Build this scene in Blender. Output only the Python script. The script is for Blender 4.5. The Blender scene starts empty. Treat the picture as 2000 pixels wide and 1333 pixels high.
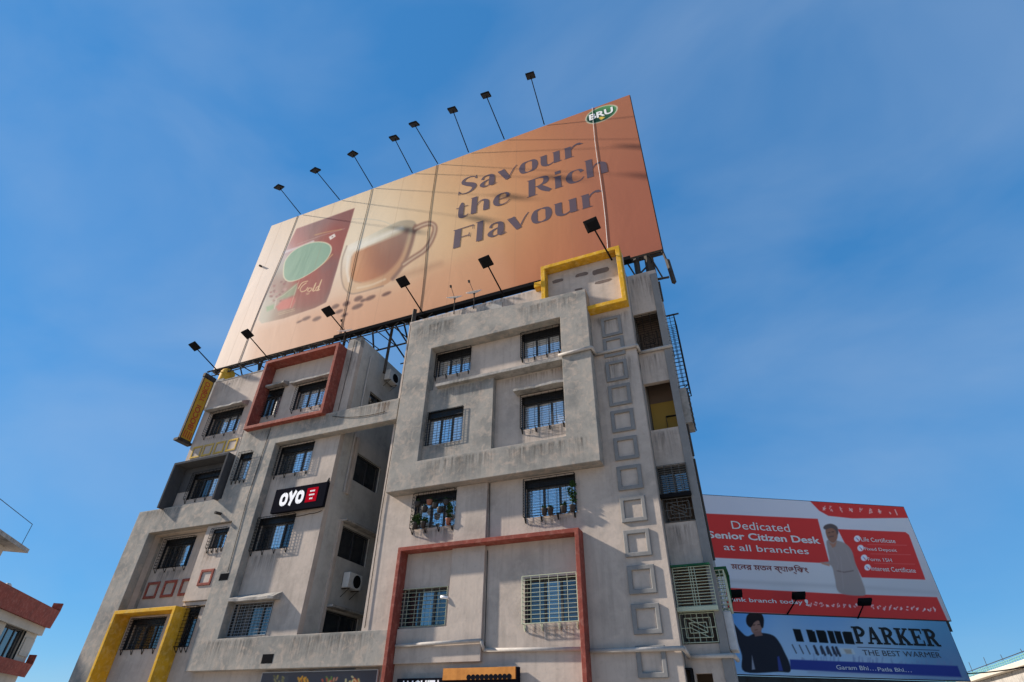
import bpy, bmesh, math, random
import numpy as np
from mathutils import Vector, Matrix

# ------------------------------------------------------------------ camera, sky, sun, exposure
scene = bpy.context.scene
FOC = 1055.0                                   # focal length in pixels of the 2000 px wide photograph
CAM = np.array([0.0, -16.0, 1.6])
_up = np.array([24.0, 1445.0, FOC]); _up /= np.linalg.norm(_up)
_xl = -3050.0; _yl = -(FOC * FOC + 24.0 * _xl) / 1445.0
_rt = -np.array([_xl, _yl, FOC]); _rt /= np.linalg.norm(_rt)
_rt -= _up * (_rt @ _up); _rt /= np.linalg.norm(_rt)
_fw = np.cross(_up, _rt)
if _fw[2] < 0: _fw = -_fw
ROT = np.array([_rt, _fw, _up])                # photograph directions -> world (x along the facade, y into it, z up)
cam_data = bpy.data.cameras.new('camera'); cam = bpy.data.objects.new('camera', cam_data)
scene.collection.objects.link(cam); scene.camera = cam
cam_data.sensor_width = 36.0; cam_data.lens = 36.0 * FOC / 2000.0
cam_data.clip_start = 0.1; cam_data.clip_end = 3000.0
m = Matrix.Identity(4)
for i in range(3):
    m[i][0], m[i][1], m[i][2], m[i][3] = ROT[i, 0], ROT[i, 1], -ROT[i, 2], CAM[i]
cam.matrix_world = m

SUN = Vector((-4.2, -1.0, 2.55)).normalized()  # towards the sun
world = bpy.data.worlds.new('World'); scene.world = world; world.use_nodes = True
wn = world.node_tree; wn.nodes.clear()
def wnode(t, **k):
    n = wn.nodes.new(t)
    for a, b in k.items(): setattr(n, a, b)
    return n
sky = wnode('ShaderNodeTexSky', sky_type='NISHITA', sun_disc=False)
sky.sun_elevation = math.asin(SUN.z); sky.sun_rotation = math.atan2(SUN.x, SUN.y)
sky.air_density = 0.9; sky.dust_density = 0.0; sky.ozone_density = 9.0; sky.altitude = 10
tc = wnode('ShaderNodeTexCoord')
mp = wnode('ShaderNodeMapping'); mp.inputs['Location'].default_value = (9.3, 5.1, 2.7); mp.inputs['Scale'].default_value = (1.1, 2.0, 2.6); mp.inputs['Rotation'].default_value = (0.3, 0.5, 0.4)
nz = wnode('ShaderNodeTexNoise'); nz.inputs['Scale'].default_value = 1.7; nz.inputs['Detail'].default_value = 5; nz.inputs['Roughness'].default_value = 0.5; nz.inputs['Distortion'].default_value = 0.35
cr = wnode('ShaderNodeValToRGB'); cr.color_ramp.elements[0].position = 0.34; cr.color_ramp.elements[1].position = 0.92
cr.color_ramp.elements[1].color = (0.42, 0.42, 0.42, 1)
mx = wnode('ShaderNodeMix', data_type='RGBA'); mx.inputs[7].default_value = (2.1, 2.6, 3.3, 1)
bg = wnode('ShaderNodeBackground'); bg.inputs['Strength'].default_value = 0.101
wo = wnode('ShaderNodeOutputWorld')
L = wn.links.new
L(tc.outputs['Generated'], mp.inputs['Vector']); L(mp.outputs[0], nz.inputs['Vector']); L(nz.outputs['Fac'], cr.inputs[0])
gm = wnode('ShaderNodeGamma'); gm.inputs[1].default_value = 0.35      # the photograph's sky is toned flat and saturated
hs = wnode('ShaderNodeHueSaturation'); hs.inputs['Saturation'].default_value = 1.75
tn = wnode('ShaderNodeMix', data_type='RGBA', blend_type='MULTIPLY'); tn.inputs[0].default_value = 1.0; tn.inputs[7].default_value = (1.06, 1.54, 1.87, 1)
L(sky.outputs[0], gm.inputs[0]); L(gm.outputs[0], hs.inputs['Color']); L(hs.outputs[0], tn.inputs[6])
L(cr.outputs[0], mx.inputs[0]); L(tn.outputs[2], mx.inputs[6]); L(mx.outputs[2], bg.inputs['Color']); L(bg.outputs[0], wo.inputs[0])

sl = bpy.data.lights.new('sun', 'SUN'); sl.energy = 4.3; sl.angle = math.radians(1.6); sl.color = (1.0, 0.90, 0.78)
so = bpy.data.objects.new('sun', sl); scene.collection.objects.link(so)
so.rotation_euler = SUN.to_track_quat('Z', 'Y').to_euler(); so.location = (-40, -30, 40)

vs = scene.view_settings
vs.view_transform = 'Standard'; vs.look = 'None'; vs.gamma = 1.0; vs.use_curve_mapping = False
vs.exposure = 1.12
scene.render.engine = 'CYCLES'
scene.cycles.max_bounces = 6

# ------------------------------------------------------------------ helpers
C = scene.collection
rng = random.Random(7)

def ray(px, py):
    return ROT @ np.array([px - 1000.0, 666.5 - py, FOC])
def pxy(px, py, Y=0.0):
    """photograph pixel -> (x, z) on the vertical plane y = Y parallel to the facade"""
    r = ray(px, py); t = (Y - CAM[1]) / r[1]
    return r[0] * t, r[2] * t + CAM[2]
def pdist(px, py, dist):
    """photograph pixel -> world point at a horizontal distance from the camera"""
    r = ray(px, py); t = dist / math.hypot(r[0], r[1])
    return CAM + r * t
def pfix(px, py, x):
    """photograph pixel -> (y, z) on the plane x = const"""
    r = ray(px, py); t = x / r[0]
    return r[1] * t + CAM[1], r[2] * t + CAM[2]
def project(p):
    c = ROT.T @ (np.asarray(p) - CAM[:, None]); return c[0] / c[2] * FOC + 1000.0, 666.5 - c[1] / c[2] * FOC

class Frame:
    """a vertical plane: u runs along it, v is height, w stands out of it towards the viewer"""
    def __init__(s, o, U, N):
        s.o = Vector(o); s.U = Vector(U).normalized(); s.N = Vector(N).normalized()
    def __call__(s, u, v, w=0.0):
        return s.o + s.U * u + Vector((0, 0, v)) + s.N * w
    def px(s, px, py, w=0.0):
        r = Vector(ray(px, py)); o = s.o + s.N * w
        t = (o - Vector(CAM)).dot(s.N) / r.dot(s.N); q = Vector(CAM) + r * t
        return (q - o).dot(s.U), q.z - s.o.z
FAC = Frame((0, 0, 0), (1, 0, 0), (0, -1, 0))

class MB:
    def __init__(s): s.v = []; s.f = []
    def quad(s, *p):
        n = len(s.v); s.v += [tuple(q) for q in p]; s.f.append(tuple(range(n, n + len(p))))
    def box(s, x0, x1, y0, y1, z0, z1):
        n = len(s.v)
        s.v += [(x, y, z) for z in (z0, z1) for x, y in ((x0, y0), (x1, y0), (x1, y1), (x0, y1))]
        s.f += [tuple(n + i for i in q) for q in ((3, 2, 1, 0), (4, 5, 6, 7), (0, 1, 5, 4), (1, 2, 6, 5), (2, 3, 7, 6), (3, 0, 4, 7))]
        return s
    def fbox(s, F, u0, u1, v0, v1, w0, w1):
        """box in a frame's (u, v, w)"""
        n = len(s.v)
        s.v += [tuple(F(u, v, w)) for w in (w0, w1) for u, v in ((u0, v0), (u1, v0), (u1, v1), (u0, v1))]
        s.f += [tuple(n + i for i in q) for q in ((3, 2, 1, 0), (4, 5, 6, 7), (0, 1, 5, 4), (1, 2, 6, 5), (2, 3, 7, 6), (3, 0, 4, 7))]
        return s
    def bar(s, a, b, r, n=4, r2=None):
        a = Vector(a); b = Vector(b); d = (b - a).normalized()
        p = d.orthogonal().normalized(); q = d.cross(p); k = len(s.v); r2 = r if r2 is None else r2
        for c, rr in ((a, r), (b, r2)):
            for i in range(n):
                t = 2 * math.pi * (i + .5) / n; s.v.append(tuple(c + (p * math.cos(t) + q * math.sin(t)) * rr))
        for i in range(n): j = (i + 1) % n; s.f.append((k + i, k + j, k + n + j, k + n + i))
        s.f.append(tuple(k + i for i in reversed(range(n)))); s.f.append(tuple(k + n + i for i in range(n)))
        return s
    def path(s, pts, r, n=8):
        for a, b in zip(pts, pts[1:]): s.bar(a, b, r, n)
        return s
    def lathe(s, c, prof, n=12, axis=None):
        c = Vector(c); ax = Vector(axis or (0, 0, 1)).normalized(); p = ax.orthogonal().normalized(); q = ax.cross(p); k = len(s.v)
        for r, h in prof:
            for i in range(n):
                t = 2 * math.pi * i / n; s.v.append(tuple(c + ax * h + (p * math.cos(t) + q * math.sin(t)) * r))
        for a in range(len(prof) - 1):
            for i in range(n):
                j = (i + 1) % n; s.f.append((k + a * n + i, k + a * n + j, k + (a + 1) * n + j, k + (a + 1) * n + i))
        s.f.append(tuple(k + i for i in reversed(range(n)))); s.f.append(tuple(k + (len(prof) - 1) * n + i for i in range(n)))
        return s
    def slab(s, F, solids, holes, w0, w1, top=None, xc=()):
        """union of rectangles minus holes, extruded from w0 (back) to w1 (front), with reveals"""
        R = list(solids) + list(holes)
        us = sorted({round(r[i], 4) for r in R for i in (0, 1)} | set(xc)); vs_ = sorted({round(r[i], 4) for r in R for i in (2, 3)})
        ins = lambda u, v, rs: any(r[0] < u < r[1] and r[2] < v < r[3] for r in rs)
        full = {}
        for i in range(len(us) - 1):
            for j in range(len(vs_) - 1):
                u, v = (us[i] + us[i + 1]) / 2, (vs_[j] + vs_[j + 1]) / 2
                full[i, j] = ins(u, v, solids) and not ins(u, v, holes)
        vmax = vs_[-1]
        def P(i, j, w):
            v = vs_[j]
            if top and v == vmax: v = top(us[i])
            return F(us[i], v, w)
        idx = {}
        def V(i, j, w):
            key = (i, j, w)
            if key not in idx: idx[key] = len(s.v); s.v.append(tuple(P(i, j, w)))
            return idx[key]
        for (i, j), ok in full.items():
            if not ok: continue
            s.f.append((V(i, j, w1), V(i + 1, j, w1), V(i + 1, j + 1, w1), V(i, j + 1, w1)))
            s.f.append((V(i, j, w0), V(i, j + 1, w0), V(i + 1, j + 1, w0), V(i + 1, j, w0)))
            for di, dj, a, b in ((-1, 0, (0, 1), (0, 0)), (1, 0, (1, 0), (1, 1)), (0, -1, (0, 0), (1, 0)), (0, 1, (1, 1), (0, 1))):
                if not full.get((i + di, j + dj)):
                    A = (i + a[0], j + a[1]); B = (i + b[0], j + b[1])
                    s.f.append((V(*A, w1), V(*A, w0), V(*B, w0), V(*B, w1)))
        return s
    def build(s, name, mat, parent=None, smooth=False, bevel=0.0):
        me = bpy.data.meshes.new(name); me.from_pydata(s.v, [], s.f); me.update()
        return link(name, me, mat, parent, smooth, bevel)
def link(name, me, mat, parent=None, smooth=False, bevel=0.0):
    if mat: me.materials.append(mat)
    if smooth:
        for p in me.polygons: p.use_smooth = True
    o = bpy.data.objects.new(name, me); C.objects.link(o)
    if parent:
        o.parent = parent
        o.matrix_parent_inverse = PINV.get(parent.name, Matrix.Identity(4))
    if bevel:
        b = o.modifiers.new('bevel', 'BEVEL'); b.width = bevel; b.segments = 2; b.limit_method = 'ANGLE'
    return o
PINV = {}
def thing(name, label, cat, loc, group=None, kind=None):
    o = bpy.data.objects.new(name, None); C.objects.link(o); o.location = loc; o.empty_display_size = .3
    PINV[o.name] = Matrix.Translation(-Vector(loc))
    return tag(o, label, cat, group, kind)
def tag(o, label=None, cat=None, group=None, kind=None):
    if label: o['label'] = label
    if cat: o['category'] = cat
    if group: o['group'] = group
    if kind: o['kind'] = kind
    return o

# ------------------------------------------------------------------ materials
def srgb(*c):
    return tuple((x / 255 / 12.92 if x / 255 <= .04045 else ((x / 255 + .055) / 1.055) ** 2.4) for x in c)
def mat(name, col, rough=.6, metal=0.0, spec=.5):
    m = bpy.data.materials.new(name); m.use_nodes = True; b = m.node_tree.nodes['Principled BSDF']
    b.inputs['Base Color'].default_value = (*col, 1); b.inputs['Roughness'].default_value = rough
    b.inputs['Metallic'].default_value = metal; b.inputs['Specular IOR Level'].default_value = spec
    return m
def worn(name, col, dark, light=None, amount=.5, scale=.55, rough=.85, bump=.25, streak=.5, spec=.04, seed=0.0):
    """painted plaster or metal with blotches, rain streaks and fine grain"""
    m = mat(name, col, rough, 0, spec); t = m.node_tree; b = t.nodes['Principled BSDF']
    N = t.nodes.new; K = t.links.new
    tc = N('ShaderNodeTexCoord'); mp = N('ShaderNodeMapping'); mp.inputs['Location'].default_value = (seed, seed * .7, seed * 1.3)
    K(tc.outputs['Object'], mp.inputs[0])
    n1 = N('ShaderNodeTexNoise'); n1.inputs['Scale'].default_value = scale; n1.inputs['Detail'].default_value = 8; n1.inputs['Roughness'].default_value = .65
    K(mp.outputs[0], n1.inputs['Vector'])
    ms = N('ShaderNodeMapping'); ms.inputs['Scale'].default_value = (3.0, 3.0, .22); K(mp.outputs[0], ms.inputs[0])
    n2 = N('ShaderNodeTexNoise'); n2.inputs['Scale'].default_value = 1.4; n2.inputs['Detail'].default_value = 6; n2.inputs['Roughness'].default_value = .6
    K(ms.outputs[0], n2.inputs['Vector'])
    n3 = N('ShaderNodeTexNoise'); n3.inputs['Scale'].default_value = 9; n3.inputs['Detail'].default_value = 6; K(mp.outputs[0], n3.inputs['Vector'])
    def ramp(src, a, c):
        r = N('ShaderNodeValToRGB'); r.color_ramp.elements[0].position = a; r.color_ramp.elements[1].position = c; K(src, r.inputs[0]); return r.outputs[0]
    def mixc(fac, x, y, k):
        q = N('ShaderNodeMath'); q.operation = 'MULTIPLY'; q.inputs[1].default_value = k; K(fac, q.inputs[0])
        z = N('ShaderNodeMix'); z.data_type = 'RGBA'; K(q.outputs[0], z.inputs[0]); K(x, z.inputs[6])
        if isinstance(y, tuple): z.inputs[7].default_value = (*y, 1)
        else: K(y, z.inputs[7])
        return z.outputs[2]
    rgb = N('ShaderNodeRGB'); rgb.outputs[0].default_value = (*col, 1)
    c = mixc(ramp(n1.outputs['Fac'], .45, .68), rgb.outputs[0], dark, amount)
    c = mixc(ramp(n2.outputs['Fac'], .5, .78), c, dark, streak)
    n4 = N('ShaderNodeTexNoise'); n4.inputs['Scale'].default_value = scale * 3.2 + 1.0; n4.inputs['Detail'].default_value = 7; n4.inputs['Roughness'].default_value = .6; n4.inputs['Distortion'].default_value = .6
    K(mp.outputs[0], n4.inputs['Vector'])
    if light: c = mixc(ramp(n4.outputs['Fac'], .48, .70), c, light, amount * .75)
    c = mixc(ramp(n3.outputs['Fac'], .58, .80), c, dark, amount * .6)
    K(c, b.inputs['Base Color'])
    bp = N('ShaderNodeBump'); bp.inputs['Strength'].default_value = bump; bp.inputs['Distance'].default_value = .02
    K(n3.outputs['Fac'], bp.inputs['Height']); K(bp.outputs[0], b.inputs['Normal'])
    return m
M = {}
M['pink'] = worn('cream plaster', (.455, .385, .33), (.26, .225, .195), (.52, .43, .365), .65, .55, streak=.62)
M['grey'] = worn('grey plaster', (.295, .275, .245), (.17, .168, .158), (.43, .35, .285), .95, .9, streak=.55, seed=5)
M['concrete'] = worn('weathered concrete', (.33, .31, .285), (.12, .115, .105), (.42, .38, .34), .75, 1.3, streak=.7, seed=9)
M['slate'] = worn('slate grey plaster', (.205, .20, .195), (.15, .148, .145), (.27, .262, .25), .5, 1.0, streak=.3, seed=3)
M['red'] = worn('red paint', (.245, .064, .047), (.13, .045, .036), (.36, .16, .125), .7, 1.6, streak=.55, rough=.7, seed=2)
M['yellow'] = worn('yellow paint', (.60, .33, .025), (.30, .17, .03), (.66, .46, .16), .7, 1.5, streak=.55, rough=.65, seed=8)
M['dark'] = worn('charcoal paint', (.075, .075, .078), (.05, .05, .052), (.10, .098, .095), .5, 1.0, streak=.3, seed=4, spec=0.0)
M['shaft'] = worn('pale shaft plaster', (.44, .42, .385), (.26, .25, .225), (.5, .46, .41), .6, 1.1, streak=.5, seed=13)
M['faded'] = worn('faded yellow paint', (.52, .34, .06), (.36, .26, .12), (.46, .38, .22), .9, 2.5, streak=.4, seed=6)
M['black'] = mat('black metal', (.012, .012, .013), .8, 0, 0.0)
M['iron'] = mat('black iron bars', (.02, .019, .018), .8, 0, 0.0)
M['greyiron'] = mat('pale blue grey iron bars', (.26, .29, .32), .7, 0, .1)
M['dimiron'] = mat('dusty iron bars', (.11, .11, .105), .8, 0, 0.0)
M['greeniron'] = mat('pale green iron bars', (.38, .42, .31), .6)
M['steel'] = worn('rusty steel', (.06, .055, .05), (.035, .02, .012), None, .6, 3.0, rough=.7)
M['alu'] = mat('dark window frame', (.035, .035, .037), .5)
M['white'] = worn('white paint', (.62, .61, .58), (.42, .40, .37), None, .5, 3, rough=.5)
M['pipe'] = worn('painted pipe', (.40, .37, .34), (.28, .26, .24), (.5, .46, .43), .5, 3, rough=.55)
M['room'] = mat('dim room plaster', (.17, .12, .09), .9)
M['ochre'] = mat('yellow balcony wall', (.40, .25, .05), .9)
M['leaf'] = worn('leaf', (.035, .07, .02), (.02, .035, .012), (.09, .13, .04), .7, 8, rough=.6)
M['pot'] = mat('dark pot', (.022, .018, .016), .7)
M['clay'] = mat('clay pot', (.24, .09, .05), .8)
M['greensheet'] = worn('green metal sheet', (.02, .09, .045), (.012, .05, .025), None, .6, 2, rough=.5)
M['sheet'] = worn('galvanised sheet', (.45, .46, .47), (.3, .3, .3), None, .6, 3, rough=.35)
def glassy(name, base, refl, tint=(1, 1, 1), rough=.02):
    m = bpy.data.materials.new(name); m.use_nodes = True; t = m.node_tree; t.nodes.clear(); N = t.nodes.new
    d = N('ShaderNodeBsdfDiffuse'); d.inputs[0].default_value = (*base, 1)
    g = N('ShaderNodeBsdfGlossy'); g.inputs['Color'].default_value = (*tint, 1); g.inputs['Roughness'].default_value = rough
    tc = N('ShaderNodeTexCoord'); w = N('ShaderNodeTexNoise'); w.inputs['Scale'].default_value = 2.5; w.inputs['Detail'].default_value = 2
    t.links.new(tc.outputs['Object'], w.inputs['Vector'])
    bp = N('ShaderNodeBump'); bp.inputs['Strength'].default_value = .10; bp.inputs['Distance'].default_value = .05
    t.links.new(w.outputs['Fac'], bp.inputs['Height']); t.links.new(bp.outputs[0], g.inputs['Normal'])
    fr = N('ShaderNodeFresnel'); fr.inputs['IOR'].default_value = 1.5
    ma = N('ShaderNodeMath'); ma.operation = 'ADD'; ma.inputs[1].default_value = refl; ma.use_clamp = True; t.links.new(fr.outputs[0], ma.inputs[0])
    x = N('ShaderNodeMixShader'); o = N('ShaderNodeOutputMaterial')
    t.links.new(ma.outputs[0], x.inputs[0]); t.links.new(d.outputs[0], x.inputs[1]); t.links.new(g.outputs[0], x.inputs[2]); t.links.new(x.outputs[0], o.inputs[0])
    return m
M['mirror'] = glassy('curtained window glass', (.66, .66, .64), .50, (1, 1, 1))
M['mirror2'] = glassy('pale window glass', (.45, .47, .48), .62, (.96, .98, 1))
M['glass'] = glassy('dark window glass', (.02, .022, .025), .10)
M['shadowblack'] = mat('black painted shadow', (.012, .012, .013), .35, 0, .25)  # near-black that paints shade into the window heads and reveals
M['lens'] = mat('lamp glass', (.02, .02, .02), .5, 0, .15)
M['murky'] = glassy('dusty window glass', (.05, .055, .06), .22)

# vertex colour print material (flat prints on boards)
def print_mat(name, rough=.5):
    m = mat(name, (.5, .5, .5), rough, 0, .12); a = m.node_tree.nodes.new('ShaderNodeAttribute'); a.attribute_name = 'ink'
    m.node_tree.links.new(a.outputs['Color'], m.node_tree.nodes['Principled BSDF'].inputs['Base Color']); return m
M['vinyl'] = print_mat('printed vinyl', .65)
def creases(m):
    t = m.node_tree; N = t.nodes.new; tc_ = N('ShaderNodeTexCoord'); mp_ = N('ShaderNodeMapping'); mp_.inputs['Scale'].default_value = (.34, .34, .16); mp_.inputs['Rotation'].default_value = (0, .5, 0)
    w = N('ShaderNodeTexNoise'); w.inputs['Scale'].default_value = 1.0; w.inputs['Detail'].default_value = 3; w.inputs['Roughness'].default_value = .55; w.inputs['Distortion'].default_value = 1.2
    b_ = N('ShaderNodeBump'); b_.inputs['Strength'].default_value = .22; b_.inputs['Distance'].default_value = .10
    t.links.new(tc_.outputs['Object'], mp_.inputs[0]); t.links.new(mp_.outputs[0], w.inputs['Vector']); t.links.new(w.outputs['Fac'], b_.inputs['Height']); t.links.new(b_.outputs[0], t.nodes['Principled BSDF'].inputs['Normal'])
creases(M['vinyl'])
def stain_mat(name, col, power):
    """run-off marks: streaky film that thins out downwards"""
    m = mat(name, col, .95, 0, 0.0); t = m.node_tree; N = t.nodes.new; b = t.nodes['Principled BSDF']; K = t.links.new
    tc_ = N('ShaderNodeTexCoord'); sp = N('ShaderNodeSeparateXYZ'); K(tc_.outputs['Generated'], sp.inputs[0])
    mp_ = N('ShaderNodeMapping'); mp_.inputs['Scale'].default_value = (9, 9, .5); K(tc_.outputs['Object'], mp_.inputs[0])
    n = N('ShaderNodeTexNoise'); n.inputs['Scale'].default_value = 1.6; n.inputs['Detail'].default_value = 6; n.inputs['Roughness'].default_value = .65; K(mp_.outputs[0], n.inputs['Vector'])
    r = N('ShaderNodeValToRGB'); r.color_ramp.elements[0].position = .42; r.color_ramp.elements[1].position = .72; K(n.outputs['Fac'], r.inputs[0])
    zr = N('ShaderNodeValToRGB'); el_ = zr.color_ramp.elements; el_[0].position = 0; el_[0].color = (0, 0, 0, 1); el_[1].position = 1; el_[1].color = (0, 0, 0, 1)
    for q_, v_ in ((.35, .25), (.78, .8), (.9, 1.0)): x_ = el_.new(q_); x_.color = (v_, v_, v_, 1)
    K(sp.outputs['Z'], zr.inputs[0]); p1 = zr
    e = N('ShaderNodeMath'); e.operation = 'PINGPONG'; e.inputs[1].default_value = .5; K(sp.outputs['X'], e.inputs[0])
    e2 = N('ShaderNodeMath'); e2.operation = 'MULTIPLY'; e2.inputs[1].default_value = 6; e2.use_clamp = True; K(e.outputs[0], e2.inputs[0])
    a1 = N('ShaderNodeMath'); a1.operation = 'MULTIPLY'; K(r.outputs[0], a1.inputs[0]); K(p1.outputs[0], a1.inputs[1])
    a2 = N('ShaderNodeMath'); a2.operation = 'MULTIPLY'; K(a1.outputs[0], a2.inputs[0]); K(e2.outputs[0], a2.inputs[1])
    a3 = N('ShaderNodeMath'); a3.operation = 'MULTIPLY'; a3.inputs[1].default_value = power; a3.use_clamp = True; K(a2.outputs[0], a3.inputs[0]); K(a3.outputs[0], b.inputs['Alpha'])
    return m
M['stain'] = stain_mat('rain streaks', (.085, .075, .064), .62)
M['rust'] = stain_mat('rust streaks', (.17, .085, .04), .7)

def smooth(pts, closed=True, k=5):
    n = len(pts); out = []
    for i in range(n if closed else n - 1):
        g = lambda j: np.array(pts[j % n] if closed else pts[max(0, min(n - 1, j))], float)
        a, b, c, d = g(i - 1), g(i), g(i + 1), g(i + 2)
        for t in np.linspace(0, 1, k, endpoint=False):
            out.append(.5 * (2 * b + (c - a) * t + (2 * a - 5 * b + 4 * c - d) * t * t + (3 * b - a - 3 * c + d) * t ** 3))
    if not closed: out.append(np.array(pts[-1], float))
    return np.array(out)
class Paint:
    """flat artwork mixed from polygons and lines; colours are the print's sRGB ink values"""
    def __init__(s, X, Y): s.X = X; s.Y = Y; s.c = np.zeros((len(X), 3))
    def field(s, pts, sig=60):
        W = np.zeros(len(s.X)); A = np.zeros((len(s.X), 3))
        for x, y, c in pts:
            w = np.exp(-((s.X - x) ** 2 + (s.Y - y) ** 2) / (2 * sig * sig)) + 1e-9 / (1 + (s.X - x) ** 2 + (s.Y - y) ** 2)
            W += w; A += w[:, None] * np.array(c, float)
        return A / W[:, None]
    def dist(s, P, closed=True):
        P = np.array(P, float); n = len(P); d = np.full(len(s.X), 1e9); ins = np.zeros(len(s.X), bool)
        for i in range(n if closed else n - 1):
            a, b = P[i], P[(i + 1) % n]; ab = b - a; L2 = max(ab @ ab, 1e-9)
            t = np.clip(((s.X - a[0]) * ab[0] + (s.Y - a[1]) * ab[1]) / L2, 0, 1)
            d = np.minimum(d, np.hypot(s.X - a[0] - t * ab[0], s.Y - a[1] - t * ab[1]))
            if closed and a[1] != b[1]:
                cr = ((a[1] > s.Y) != (b[1] > s.Y)) & (s.X < ab[0] * (s.Y - a[1]) / (ab[1]) + a[0]); ins ^= cr
        return np.where(ins, -d, d)
    def put(s, mask, col, alpha=1.0):
        col = np.array(col, float); k = (mask * alpha)[:, None]; s.c = s.c * (1 - k) + col * k
    def poly(s, P, col, soft=1.5, alpha=1.0): s.put(np.clip(.5 - s.dist(P) / (2 * soft), 0, 1), col, alpha)
    def line(s, P, r, col, soft=.8, alpha=1.0): s.put(np.clip(.5 - (s.dist(P, False) - r) / (2 * soft), 0, 1), col, alpha)
    def lin(s):
        x = np.clip(s.c / 255, 0, 1); return np.where(x <= .04045, x / 12.92, ((x + .055) / 1.055) ** 2.4)
def printed(name, F, u0, u1, v0, v1, w, nu, nv, fn, material, parent, bulge=None):
    U, V = np.meshgrid(np.linspace(u0, u1, nu + 1), np.linspace(v0, v1, nv + 1)); U = U.ravel(); V = V.ravel()
    W = np.full_like(U, w) if bulge is None else w + bulge(U, V)
    P = np.array(F.o)[:, None] + np.array(F.U)[:, None] * U + np.array([0, 0, 1.])[:, None] * V + np.array(F.N)[:, None] * W
    X, Y = project(P); col = fn(Paint(X, Y))
    i = np.arange(nu * nv); a = (i // nu) * (nu + 1) + i % nu
    me = bpy.data.meshes.new(name); me.from_pydata(P.T.tolist(), [], np.stack([a, a + 1, a + nu + 2, a + nu + 1], 1).tolist())
    at = me.color_attributes.new('ink', 'FLOAT_COLOR', 'POINT')
    at.data.foreach_set('color', np.concatenate([np.clip(col, 0, .9), np.ones((len(col), 1))], 1).astype('f').ravel())
    return link(name, me, material, parent, smooth=True)

def _glyphs(body, bold, shear, spacing):
    cu = bpy.data.curves.new('lettering', 'FONT'); cu.body = body; cu.offset = bold; cu.space_character = spacing; cu.resolution_u = 3; cu.shear = shear
    o = bpy.data.objects.new('lettering', cu); C.objects.link(o); bpy.context.view_layer.update()
    me = bpy.data.meshes.new_from_object(o.evaluated_get(bpy.context.evaluated_depsgraph_get()))
    bpy.data.objects.remove(o); bpy.data.curves.remove(cu)
    co = np.zeros(len(me.vertices) * 3); me.vertices.foreach_get('co', co); return me, co.reshape(-1, 3)
def text(name, F, body, u0, v0, u1, v1, w, material, parent, bold=0.0, shear=0.0, spacing=1.0):
    """lettering fitted into the box (u0, v0)-(u1, v1) of a frame, one mesh for each word"""
    _, full = _glyphs(body, bold, shear, spacing); lo, hi = full.min(0), full.max(0); out = None; pre = ''
    for word in body.split(' '):
        pre = (pre + ' ' + word) if pre else word
        me, co = _glyphs(word, bold, shear, spacing); _, pc = _glyphs(pre, bold, shear, spacing)
        x = co[:, 0] + pc[:, 0].max() - co[:, 0].max()
        u = u0 + (x - lo[0]) / (hi[0] - lo[0]) * (u1 - u0); v = v0 + (co[:, 1] - lo[1]) / (hi[1] - lo[1]) * (v1 - v0)
        P = np.array(F.o)[None] + np.outer(u, F.U) + np.outer(v, (0, 0, 1)) + np.array(F.N)[None] * w
        me.vertices.foreach_set('co', P.ravel()); me.update(); me.name = name; me.materials.clear()
        out = link(name, me, material, parent)
    return out
# ------------------------------------------------------------------ ground
def sheet(name, x0, x1, y0, y1, z, material):
    o = MB(); o.quad((x0, y0, z), (x1, y0, z), (x1, y1, z), (x0, y1, z)); return tag(o.build(name, material), kind='structure')
M['dust'] = worn('dusty ground', (.54, .47, .385), (.44, .38, .31), None, .6, .15)
M['asphalt'] = worn('asphalt', (.06, .06, .06), (.04, .04, .04), None, .6, .3)
M['paving'] = worn('concrete paving', (.5, .45, .39), (.4, .36, .31), None, .6, .6)
sheet('ground', -1500, 1500, -1500, 1500, 0, M['dust'])
sheet('road', -300, 300, -12.5, -5.5, .004, M['asphalt'])
pv = MB(); pv.box(-60, 30, -5.5, -.36, .002, .13); tag(pv.build('pavement', M['paving']), kind='structure')

# ------------------------------------------------------------------ the apartment building
B = thing('apartment_building', 'five storey grey and cream apartment block carrying the huge coffee billboard on its roof', 'building', (-12.5, 4.5, 0))

def cage(F, u0, u1, v0, v1, w0, w1, du, dv, r=.0065, rails=True):
    """projecting window grille: front, sides, top and bottom of thin bars on brackets"""
    g = MB()
    n = max(2, round((u1 - u0) / du)); k = max(2, round((v1 - v0) / dv))
    for i in range(n + 1):
        u = u0 + (u1 - u0) * i / n; g.bar(F(u, v0, w1), F(u, v1, w1), r)
    for j in range(k + 1):
        v = v0 + (v1 - v0) * j / k; g.bar(F(u0, v, w1), F(u1, v, w1), r)
        if w1 - w0 > .06:
            g.bar(F(u0, v, w0), F(u0, v, w1), r); g.bar(F(u1, v, w0), F(u1, v, w1), r)
    if w1 - w0 > .06:
        for v in (v0,):
            for i in range(n + 1):
                u = u0 + (u1 - u0) * i / n; g.bar(F(u, v, w0), F(u, v, w1), r)
        for u in (u0, u1):
            m_ = (w0 + w1) / 2; g.bar(F(u, v0, m_), F(u, v1, m_), r)
        for i in range(4):                      # brackets below
            u = u0 + (u1 - u0) * (i + .08) / 3.2; g.bar(F(u, v0, w1 * .9), F(u, v0 - .17, w0 + .02), .017); g.bar(F(u, v0, w0), F(u, v0 - .17, w0 + .01), .014)
    for e in ((u0, v0, u1, v0), (u0, v1, u1, v1), (u0, v0, u0, v1), (u1, v0, u1, v1)):
        g.bar(F(e[0], e[1], w1), F(e[2], e[3], w1), r * 1.7)
    return g
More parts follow.
